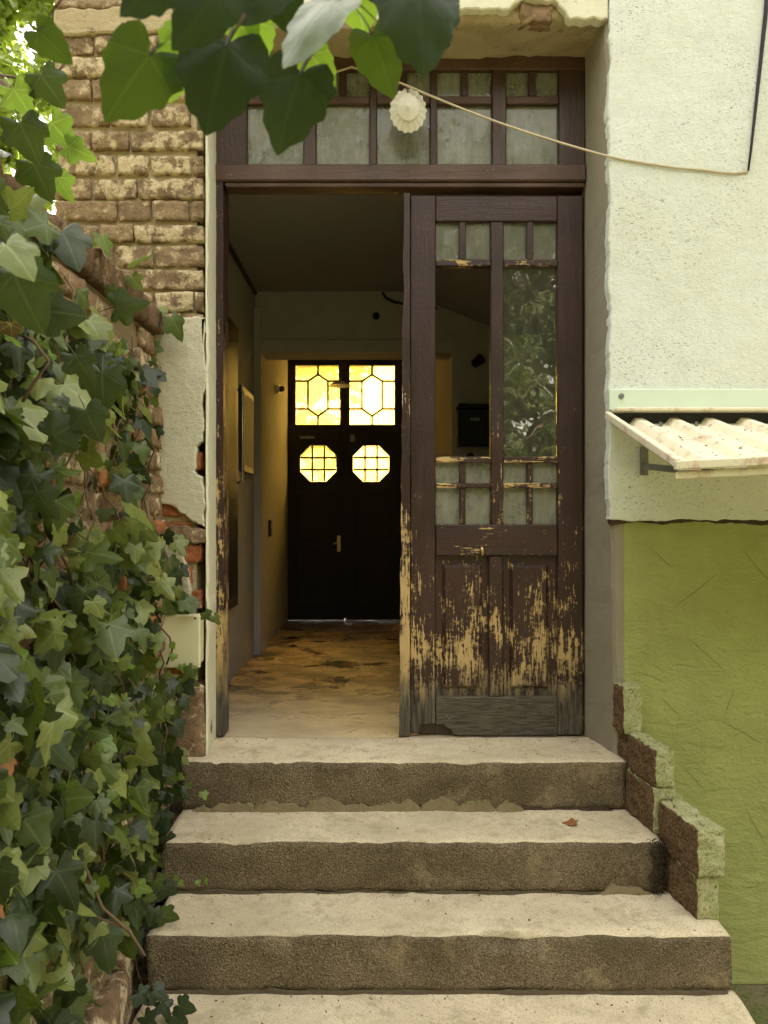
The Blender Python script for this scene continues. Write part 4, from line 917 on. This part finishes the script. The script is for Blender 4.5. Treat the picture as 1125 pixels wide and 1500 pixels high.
def place_leaf(me, parent, p, nrm, tip, size):
    o = bpy.data.objects.new('leaf', me); put(o, parent, p)
    o.rotation_mode = 'QUATERNION'; o.rotation_quaternion = orient(nrm, tip).to_quaternion(); o.scale = (size,)*3
    return o
ivy = thing('ivy', (-0.76, 2.0, GZ), 'dense green ivy climbing over the garden wall left of the steps', 'ivy')
rl = random.Random(5); cand = []
pts = []
def cover(D, z):
    """how thick the ivy hangs on the wall at this spot"""
    py = HY - (z-CZ)*F/D; px = CX + (wx_at(z))*F/D
    if z > WT-0.16 and D > 1.72: return 0.07
    if z > WT: return 0.8
    if 540 < py < 780 and 30 < px < 150: return 0.22
    if 430 < py < 780 and px >= 150: return 1.0
    if py > 1370: return 0.10 if px > 50 else 0.40
    if py < 540: return 0.75
    return 1.0
EDGE = ((0, 120), (300, 120), (430, 212), (560, 236), (680, 222), (720, 214), (780, 240), (850, 255), (895, 238), (985, 236), (1020, 258), (1150, 245), (1300, 236), (1360, 205), (1420, 165), (1600, 165))
def edge_px(py):
    for (a, b_), (c, d) in zip(EDGE, EDGE[1:]):
        if py <= c: return b_ + (d-b_)*max(0, (py-a))/(c-a)
    return 165
tries = 0
while tries < 20000 and len(cand) < 1350:
    tries += 1
    D = rl.uniform(1.30, 2.87); z = rl.uniform(GZ+0.05, WT+0.18)
    if rl.random() > cover(D, z): continue
    lay_ = rl.random()**1.3; mn = 0.027
    if any((D-a)**2 + (z-b_)**2 < mn*mn and abs(lay_-c) < 0.45 for a, b_, c in pts): continue
    clump = 0.5 + 0.9*noise.noise(Vector((D*4.2, z*4.2, 3.0)))
    off = 0.02 + 0.13*lay_*max(0.15, min(1.2, clump + 0.25))
    if D > 2.6: off *= 0.8
    p = Vector((wx_at(min(z, WT)) + off + (rl.uniform(-.25, 0.02) if z > WT else 0), D, z))
    if p.y > 2.83 and p.x > -0.84: p.y = 2.83
    q = rl.random(); mi = 0 if q < 0.34 else 1 if q < 0.64 else 2 if q < 0.93 else 3 if q < 0.985 else 4 if q < 0.989 else 5
    sz = 0.030 + 0.065*rl.random()**1.7
    if D < 1.9: sz *= 1.15
    if mi == 5: sz = min(sz, 0.034)
    if z < WT and CX + p.x*F/p.y + 0.55*sz*F/p.y > edge_px(HY - (z-CZ)*F/D) + rl.uniform(-14, 6): continue
    nrm = Vector((0.55 + rl.gauss(0, .55), -0.60 + rl.gauss(0, .6), 0.45 + rl.gauss(0, .5)))
    tip = Vector((0.35 + rl.gauss(0, .45), -0.25 + rl.gauss(0, .3), -0.85 + rl.gauss(0, .35)))
    pts.append((D, z, lay_)); cand.append((p, nrm, tip, sz, mi, rl.randrange(NV)))
# ivy trailing round the corner on to the plaster, over the junction box and the step ends
def trail(pixels, D, sz, mi=None, spread=8, n=1):
    for (x, y) in pixels:
        for _ in range(n):
            X_, Y_ = x + rl.uniform(-spread, spread), y + rl.uniform(-spread, spread); d = D + rl.uniform(-.03, .03)
            nrm = Vector((0.2+rl.gauss(0, .3), -1, 0.4+rl.gauss(0, .3))); tip = Vector((0.5+rl.gauss(0, .5), -0.1, -0.7+rl.gauss(0, .4)))
            cand.append((Vector((PX(X_, d), d, PZ(Y_, d))), nrm, tip, sz*rl.uniform(0.75, 1.2), mi if mi is not None else rl.choice((0, 0, 1, 1, 2)), rl.randrange(NV)))
trail([(212, 470), (218, 505), (226, 545), (208, 560), (214, 600), (200, 615), (228, 630), (205, 660), (196, 585)], 2.80, 0.058, None, 8, 2)
trail([(205, 760), (225, 770), (245, 785), (220, 800), (255, 800), (240, 830), (225, 850), (255, 862), (270, 885), (240, 885), (218, 880), (258, 835)], 2.78, 0.062, None, 9, 2)
trail([(282, 882), (300, 895), (270, 872), (312, 900)], 2.80, 0.050, 1, 4)
trail([(215, 905), (214, 940), (216, 970), (240, 998), (262, 1002), (275, 1000), (248, 1010), (262, 1025), (235, 1030), (222, 1000), (285, 985), (250, 1050), (238, 1075), (228, 1110), (245, 1130), (252, 1095)], 2.72, 0.058, None, 8, 2)
trail([(250, 940), (258, 960), (268, 972)], 2.74, 0.026, 3, 3)
trail([(240, 1165), (258, 1160), (230, 1190), (222, 1215), (240, 1230)], 2.55, 0.055, 0, 6, 2)
trail([(262, 1140), (275, 1150), (300, 1157)], 2.74, 0.026, 3, 4)
trail([(252, 1283), (265, 1290), (288, 1290), (300, 1287)], 2.49, 0.022, 3, 3)
trail([(215, 1262), (232, 1285), (240, 1300), (220, 1310), (205, 1290), (225, 1335), (238, 1345), (196, 1320), (200, 1375), (212, 1350)], 2.30, 0.062, None, 6, 1)
trail([(205, 1460), (228, 1448), (240, 1470), (262, 1475), (215, 1490), (250, 1490)], 2.12, 0.055, 0, 5, 1)
# a few single leaves that stand out
for x, y, d, s_, mi, v, nrm, tip in ((75, 1105, 1.95, 0.075, 4, 4, (.2, -1, .3), (.1, 0, 1)), (70, 1160, 1.95, 0.07, 4, 0, (.3, -1, .2), (.8, 0, -.6)),
        (92, 565, 1.75, 0.115, 2, 4, (.4, -.7, .7), (.75, 0, -.7)), (20, 600, 1.6, 0.10, 2, 4, (.4, -.7, .7), (.5, 0, -.6)), (95, 905, 1.9, 0.115, 1, 4, (.4, -.8, .5), (.55, 0, -.85)),
        (20, 880, 1.7, 0.12, 1, 1, (.4, -.8, .5), (.8, 0, -.6)), (60, 990, 1.75, 0.11, 2, 2, (.4, -.8, .5), (.7, 0, -.7)), (110, 1200, 1.9, 0.10, 1, 1, (.2, -.9, .4), (.2, 0, -1)),
        (95, 1450, 1.8, 0.10, 1, 4, (.4, -.8, .5), (.2, 0, -1)), (20, 1460, 1.6, 0.09, 2, 1, (.2, -.9, .4), (.3, 0, -1)), (185, 1060, 2.2, 0.085, 1, 4, (.3, -.9, .4), (.7, 0, -.7)),
        (10, 1310, 1.6, 0.08, 0, 4, (.3, -.9, .4), (.3, 0, -1)), (35, 1200, 1.6, 0.09, 1, 0, (.3, -.9, .4), (.6, 0, -.8)), (170, 450, 1.9, 0.085, 0, 2, (.2, -1, -.2), (.9, 0, .1)),
        (20, 400, 1.2, 0.10, 0, 4, (.2, -1, -.1), (.4, 0, -1)), (60, 455, 1.3, 0.075, 0, 4, (.2, -1, -.1), (.9, 0, -.1)), (8, 360, 0.9, 0.055, 2, 4, (.3, -.8, .5), (.5, 0, -.7)),
        (110, 520, 1.5, 0.07, 0, 1, (.2, -1, 0), (.5, 0, -.8)), (125, 600, 1.5, 0.07, 0, 4, (.2, -1, 0), (.4, 0, -.9)), (78, 640, 1.5, 0.08, 0, 4, (.1, -1, 0), (.5, 0, .3)), (55, 720, 1.5, 0.07, 0, 2, (.1, -1, 0), (.5, 0, -.8)),
        (150, 545, 1.6, 0.085, 0, 4, (.2, -1, 0), (.0, 0, -1)), (100, 215, 1.6, 0.06, 3, 1, (.2, -1, -.2), (.8, 0, -.3)), (60, 110, 1.5, 0.07, 0, 3, (.2, -1, -.2), (.4, 0, -.6)), (75, 180, 1.6, 0.07, 3, 0, (.2, -1, -.2), (.6, 0, -.6)),
        (30, 180, 1.5, 0.08, 0, 4, (.2, -1, -.2), (.3, 0, -.8)), (50, 240, 1.6, 0.08, 0, 3, (.2, -1, -.2), (.3, 0, -.8)), (20, 130, 1.5, 0.07, 3, 1, (.2, -1, -.2), (.5, 0, -.8)), (85, 260, 1.7, 0.06, 3, 2, (.2, -1, -.2), (.4, 0, -.8)),
        (235, 1040, 2.6, 0.03, 5, 1, (.2, -1, 0), (.3, 0, -1)), (232, 798, 2.72, 0.03, 5, 1, (.2, -1, 0), (.5, 0, -.6))):
    cand.append((Vector((PX(x, d), d, PZ(y, d))), Vector(nrm), Vector(tip), s_, mi, v))
def inview(p): return p.y > 0.3 and -25 < CX+p.x*F/p.y < 1150 and -30 < HY-(p.z-CZ)*F/p.y < 1530
cand.sort(key=lambda c: -(c[3]/c[0].y*(1.25 if c[0].x > wx_at(c[0].z)+0.05 else 1.0) + (0 if inview(c[0]) else -9)))
for p, nrm, tip, sz, mi, v in cand[:300]: place_leaf(leafm[(mi, v)], ivy, p, nrm, tip, sz)
# the rest of the leaves, past the three hundred largest, as one mass
lows = [leaf_mesh('low', LOBE[v], 10+v, 0, WIDE[v], CURL[v]) for v in range(NV)]
lowd = [([v.co.copy() for v in m.vertices], [tuple(p.vertices) for p in m.polygons], [d.value for d in m.attributes['vein'].data]) for m in lows]
vs_, fs_, ms_, at_ = [], [], [], []
for p, nrm, tip, sz, mi, v in cand[300:]:
    M3 = orient(nrm, tip); b0 = len(vs_); lv, lf, la = lowd[v]
    vs_ += [tuple(M3 @ (c*sz) + p) for c in lv]; at_ += la
    for f in lf: fs_.append(tuple(b0+i for i in f)); ms_.append(mi)
me = bpy.data.meshes.new('foliage'); me.from_pydata(vs_, [], fs_); me.polygons.foreach_set('material_index', ms_)
for m in LEAF: me.materials.append(m)
a_ = me.attributes.new('vein', 'FLOAT', 'POINT'); a_.data.foreach_set('value', at_)
me.polygons.foreach_set('use_smooth', [True]*len(me.polygons))
fo = bpy.data.objects.new('foliage', me); put(fo, ivy, (0, 0, 0)); tag(fo, kind='stuff')
for m in lows: bpy.data.meshes.remove(m)
# woody stems
mb = MB()
for k in range(46):
    D = rl.uniform(1.4, 2.84); z = rl.uniform(GZ, 0.6); p = Vector((wx_at(z)+0.03, D, z)); line = [p.copy()]
    dirv = Vector((0, rl.gauss(0, .35), 1)).normalized()
    for i in range(rl.randrange(10, 30)):
        dirv = (dirv + Vector((0, rl.gauss(0, .28), rl.gauss(0.05, .12)))).normalized(); p = p + dirv*0.05
        p.x = wx_at(p.z) + 0.025 + 0.03*math.sin(i*0.7+k) + (0.01 if i % 2 else 0)
        if p.z > WT-0.02 or not 1.2 < p.y < 2.84: break
        line.append(p.copy())
    if len(line) > 2: mb.tube(line, rl.uniform(0.003, 0.006), 5, 0, 0.002)
for pth, r in (([(0, 118), (28, 145), (38, 175), (48, 200), (62, 235)], 0.006), ([(20, 610), (50, 560), (72, 530), (50, 500), (20, 485)], 0.004), ([(100, 85), (85, 105), (50, 118), (0, 110)], 0.003), ([(125, 1270), (150, 1330), (190, 1365), (212, 1400)], 0.004), ([(0, 1365), (60, 1380), (120, 1335), (190, 1362)], 0.003)):
    mb.tube([(PX(x, 1.62+0.2*(y > 1000)), 1.62+0.2*(y > 1000), PZ(y, 1.62+0.2*(y > 1000))) for x, y in pth], r, 6)
so = mb.build('stems', M['stem'], ivy, smooth=True); tag(so, kind='stuff')

# ------------------------------------------------------------------ branch that hangs over the path from the top of the garden wall
br = thing('overhanging_branch', (-0.86, 0.95, WT+0.08), 'leafy branch with large leaves hanging over the top of the doorway', 'branch')
over = [leaf_mesh('big_leaf', 0, 70+i, 2, (0.88, 0.80, 0.94)[i], 0.16, True, True) for i in range(3)]
om = {}
for key in ('overleaf', 'overpale', 'overlight', 'overmid'):
    for i in range(3):
        c = over[i].copy(); c.materials.append(M[key]); om[(key, i)] = c
#        base px, tip px, distance, material, variant, tilt
tw = []
for (bx_, by_), (tx, ty), d, key, v, nr in (
    ((222, 78), (150, 172), 0.80, 'overmid', 0, (0.1, -1, -0.25)), ((55, 45), (98, 85), 0.85, 'overmid', 1, (0.2, -1, -0.3)),
    ((333, 62), (297, 186), 0.74, 'overleaf', 2, (0.15, -1, -0.1)), ((440, 108), (402, 216), 0.72, 'overleaf', 0, (-0.1, -1, -0.15)),
    ((490, 5), (432, 122), 0.68, 'overpale', 1, (-0.35, -0.8, 0.55)), ((545, 52), (578, 132), 0.80, 'overmid', 1, (0.1, -1, -0.4)),
    ((612, -20), (620, 104), 0.74, 'overleaf', 2, (0.1, -1, 0.05)), ((320, -8), (250, 66), 0.70, 'overleaf', 1, (0.1, -1, -0.1)),
    ((268, 60), (258, 146), 0.82, 'overlight', 1, (0.75, -0.7, -0.2)), ((455, 78), (488, 126), 0.86, 'overlight', 1, (0.1, -1, -0.5)),
    ((335, 0), (372, 62), 0.92, 'overlight', 0, (0.2, -1, -0.4)), ((372, 30), (385, 85), 0.94, 'overlight', 2, (0.2, -1, -0.4)), ((520, -30), (536, 42), 0.86, 'overlight', 0, (0.1, -1, -0.5)),
    ((235, -30), (175, 20), 0.72, 'overleaf', 0, (0.1, -1, -0.2)), ((400, -30), (352, 42), 0.76, 'overleaf', 1, (0.3, -1, 0.1)), ((395, -60), (430, 30), 0.80, 'overleaf', 0, (0.2, -1, -0.3)), ((570, -55), (590, 25), 0.84, 'overleaf', 2, (0.1, -1, -0.3))):
    b0 = Vector((PX(bx_, d), d, PZ(by_, d))); t0 = Vector((PX(tx, d), d, PZ(ty, d))); L = (t0-b0).length*1.02
    o = place_leaf(om[(key, v)], br, b0, nr, t0-b0, L); o.name = 'leaf'; tw.append(b0 + Vector((0.02, 0.02, 0.05)))
a = Vector((-0.86, 0.95, WT+0.08)); main = [a, Vector((-0.70, 0.92, 1.66)), Vector((-0.45, 0.86, 1.63)), Vector((-0.24, 0.82, 1.56)), Vector((-0.10, 0.80, 1.53)), Vector((0.05, 0.79, 1.50))]
mb = MB(); mb.tube(main, 0.008, 7, 0, 0.004)
for t in tw:
    q = min(((main[i].lerp(main[i+1], s_/6)) for i in range(5) for s_ in range(7)), key=lambda p: abs((p.x+0.04)-t.x)+0.2*(p-t).length)
    mb.tube([q, q.lerp(t, 0.55) + Vector((0.0, 0.0, 0.015)), t, t + Vector((-0.02, -0.02, -0.05))], 0.0028, 5, 0, 0.0016)
mb.build('twigs', M['stem'], br, smooth=True)

# ------------------------------------------------------------------ trees: beyond the wall, in the street, and in the garden opposite (mirrored in the pane); last three added unseen to block low sky
def tree(name, base, h, blobs, n, ls, m, label, seed, tr=0.12, group=None):
    r = random.Random(seed); t = thing(name, base, label, 'tree', group); B = Vector(base)
    mb = MB(); top = B + Vector((r.uniform(-.3, .3), r.uniform(-.3, .3), h*0.62)); mb.tube([B, B.lerp(top, .3)+Vector((.05, .03, 0)), B.lerp(top, .65)+Vector((-.06, .04, 0)), top], tr, 9, 0, tr*0.45); mb.build('trunk', M['bark'], t, smooth=True)
    for (c, rad) in blobs:
        c = Vector(c); s0 = B.lerp(top, r.uniform(0.45, 0.95)); mb = MB(); mid = s0.lerp(c, 0.5)+Vector((r.uniform(-.2, .2), r.uniform(-.2, .2), r.uniform(0, .25)))
        mb.tube([s0, mid, c, c+(c-mid)*0.6], tr*0.4, 6, 0, tr*0.08); mb.build('limb', M['bark'], t, smooth=True)
    vs_, fs_ = [], []; tot = sum(b_[1]**2 for b_ in blobs)
    for (c, rad) in blobs:
        c = Vector(c); k = int(n*rad*rad/tot)
        sub = [(c + Vector((r.gauss(0, .5), r.gauss(0, .5), r.gauss(0, .42)))*rad, rad*r.uniform(0.18, 0.36)) for _ in range(max(5, int(13*rad)))]
        for _ in range(k):
            q, sr = r.choice(sub); d = Vector((r.gauss(0, 1), r.gauss(0, 1), r.gauss(0, 1))).normalized()*sr*r.random()**0.4; p = q + d
            nn = (d.normalized() + Vector((r.gauss(0, .6), r.gauss(0, .6), r.gauss(0.4, .6)))).normalized(); M3 = orient(nn, (r.gauss(0, 1), r.gauss(0, 1), -0.6)); s_ = ls*r.uniform(0.6, 1.3); b0 = len(vs_)
            for co in ((0, 0, 0), (0.36, 0.4, 0.06), (0.0, 1.0, -0.05), (-0.36, 0.4, 0.06)): vs_.append(tuple(M3 @ (Vector(co)*s_) + p))
            fs_.append((b0, b0+1, b0+2, b0+3))
    me = bpy.data.meshes.new('crown'); me.from_pydata([tuple(Vector(v)-B) for v in vs_], [], fs_); me.materials.append(m)
    put(bpy.data.objects.new('crown', me), t, B); return t
tree('tree', (-4.6, 8.2, GZ), 6.4, [((-3.6, 8.0, 5.4), 1.0), ((-3.2, 8.4, 4.4), 0.9), ((-4.3, 8.2, 5.0), 1.2), ((-3.9, 8.2, 6.6), 1.1), ((-3.1, 8.6, 6.2), 0.8), ((-4.6, 8.4, 3.6), 1.2), ((-3.7, 8.6, 3.2), 1.0), ((-5.4, 8.4, 6.0), 1.3)], 24000, 0.12, M['sunleaf'], 'sunlit light green tree standing beyond the garden wall', 3)
tree('street_tree', (-1.6, 9.6, -0.045), 4.0, [((-1.2, 9.5, 2.3), 0.9), ((-1.9, 9.7, 2.9), 1.0), ((-0.9, 9.8, 3.3), 0.8)], 2600, 0.15, M['treeleaf'], 'green tree in the street, blurred behind the amber glass', 8)
G3 = 'trees of the garden opposite the door'
tree('garden_tree', (3.4, -6.6, GZ), 7.5, [((2.4, -6.0, 2.2), 1.4), ((3.6, -6.4, 3.0), 1.5), ((2.0, -6.4, 3.9), 1.4), ((3.4, -6.2, 4.9), 1.5), ((2.0, -6.9, 5.6), 1.4), ((4.6, -6.6, 4.0), 1.4), ((3.2, -6.0, 1.0), 1.2), ((1.2, -6.8, 1.6), 1.2), ((2.8, -7.2, 6.4), 1.5), ((4.6, -7.0, 6.0), 1.5)], 17000, 0.14, M['gardenleaf'], 'broad garden tree opposite the door, mirrored in the tall pane', 12, 0.16, G3)
tree('garden_tree', (-1.8, -7.2, GZ), 8.0, [((-2.4, -7.0, 2.0), 1.7), ((-0.8, -7.2, 3.2), 1.6), ((-3.2, -7.0, 3.8), 1.7), ((-1.8, -7.2, 5.0), 1.8), ((-0.2, -7.2, 1.4), 1.5), ((-2.6, -7.2, 6.6), 1.6), ((-0.4, -7.2, 6.2), 1.6)], 7000, 0.26, M['gardenleaf'], 'tall leafy tree added out of view to block low sky light', 14, 0.15, G3)
tree('garden_tree', (2.4, -10.0, GZ), 8.5, [((0.8, -9.6, 2.0), 1.9), ((2.6, -9.8, 3.0), 2.0), ((4.4, -9.8, 2.4), 2.0), ((1.2, -9.8, 5.0), 2.0), ((3.4, -9.8, 5.6), 2.0), ((2.2, -9.8, 7.6), 1.9), ((4.8, -9.8, 7.2), 1.8)], 8000, 0.28, M['gardenleaf'], 'tall leafy tree added out of view to block low sky light', 15, 0.18, G3)
tree('garden_tree', (7.0, -6.6, GZ), 8.0, [((6.4, -6.4, 1.8), 1.8), ((7.6, -6.6, 3.4), 1.8), ((6.2, -6.8, 4.8), 1.8), ((7.4, -6.6, 6.4), 1.8), ((9.2, -6.6, 2.2), 1.8), ((9.0, -6.6, 4.8), 1.8)], 7000, 0.28, M['gardenleaf'], 'tall leafy tree added out of view to block low sky light', 16, 0.15, G3)

tree('garden_tree', (-6.4, -1.5, GZ), 8.0, [((-6.2, -3.6, 2.0), 2.0), ((-6.6, -1.0, 2.2), 2.0), ((-6.2, -3.0, 5.0), 2.0), ((-6.8, -0.6, 5.2), 2.0), ((-6.4, -2.0, 7.2), 2.0), ((-5.4, -5.4, 3.0), 2.0), ((-5.0, -5.6, 6.0), 2.0)], 9000, 0.36, M['gardenleaf'], 'tall leafy tree added out of view to block low sky light', 17, 0.15, G3)  # unseen tree on the left, added to cut low sky light
tree('garden_tree', (9.0, -1.0, GZ), 8.0, [((8.6, -3.6, 2.0), 2.0), ((9.0, -1.0, 2.2), 2.0), ((9.2, 1.2, 2.4), 2.0), ((8.8, -3.0, 5.0), 2.0), ((9.2, -0.4, 5.2), 2.0), ((8.8, -2.0, 7.2), 2.0), ((9.0, 1.4, 5.0), 2.0)], 9000, 0.36, M['gardenleaf'], 'tall leafy tree added out of view to block low sky light', 18, 0.15, G3)  # unseen tree on the right, added for the same shading
tree('garden_tree', (-1.0, -11.5, GZ), 9.0, [((-3.6, -11.4, 2.0), 2.2), ((-0.8, -11.4, 2.4), 2.2), ((6.4, -11.4, 2.4), 2.2), ((-3.6, -11.4, 5.4), 2.2), ((-0.8, -11.4, 6.0), 2.2), ((6.6, -11.4, 6.0), 2.2), ((-6.2, -9.6, 3.0), 2.2), ((-6.0, -9.6, 6.2), 2.2), ((-2.2, -11.4, 8.4), 2.0)], 11000, 0.40, M['gardenleaf'], 'tall leafy tree added out of view to block low sky light', 19, 0.18, G3)  # unseen second row, added to fill the gaps of low sky

# ------------------------------------------------------------------ small things on the steps
lf = bpy.data.objects.new('fallen_leaf', leafm[(5, 1)]); put(lf, None, (PX(842, 2.66), 2.66, -0.168)); lf.rotation_euler = (R(6), R(-8), R(70)); lf.scale = (0.05,)*3
tag(lf, 'single orange fallen leaf lying on the step just below the doorstep', 'leaf')
mb = MB(); r = random.Random(77)
for (x0, x1, y0, y1, z) in ((-0.70, 0.84, 2.82, 3.08, 0.001), (-0.68, 0.87, 2.54, 2.78, -0.175), (-0.66, 0.95, 2.29, 2.51, -0.343), (-0.6, 1.0, 2.0, 2.25, -0.514)):
    for _ in range(70):
        x, y = r.uniform(x0, x1), r.uniform(y0, y1) if r.random() < 0.5 else y1 - abs(r.gauss(0, 0.02)); s_ = r.uniform(0.0015, 0.005)
        t = r.uniform(0, 3.1); c, d = math.cos(t)*s_, math.sin(t)*s_
        mb.add([(x-c, y-d, z), (x+d*0.6, y-c*0.6, z), (x+c, y+d, z), (x-d*0.6, y+c*0.6, z), (x, y, z+s_*0.8)], [(0, 1, 4), (1, 2, 4), (2, 3, 4), (3, 0, 4)])
tag(mb.build('debris', M['dirt']), 'crumbs of soil and grit scattered over the steps', 'debris', kind='stuff')
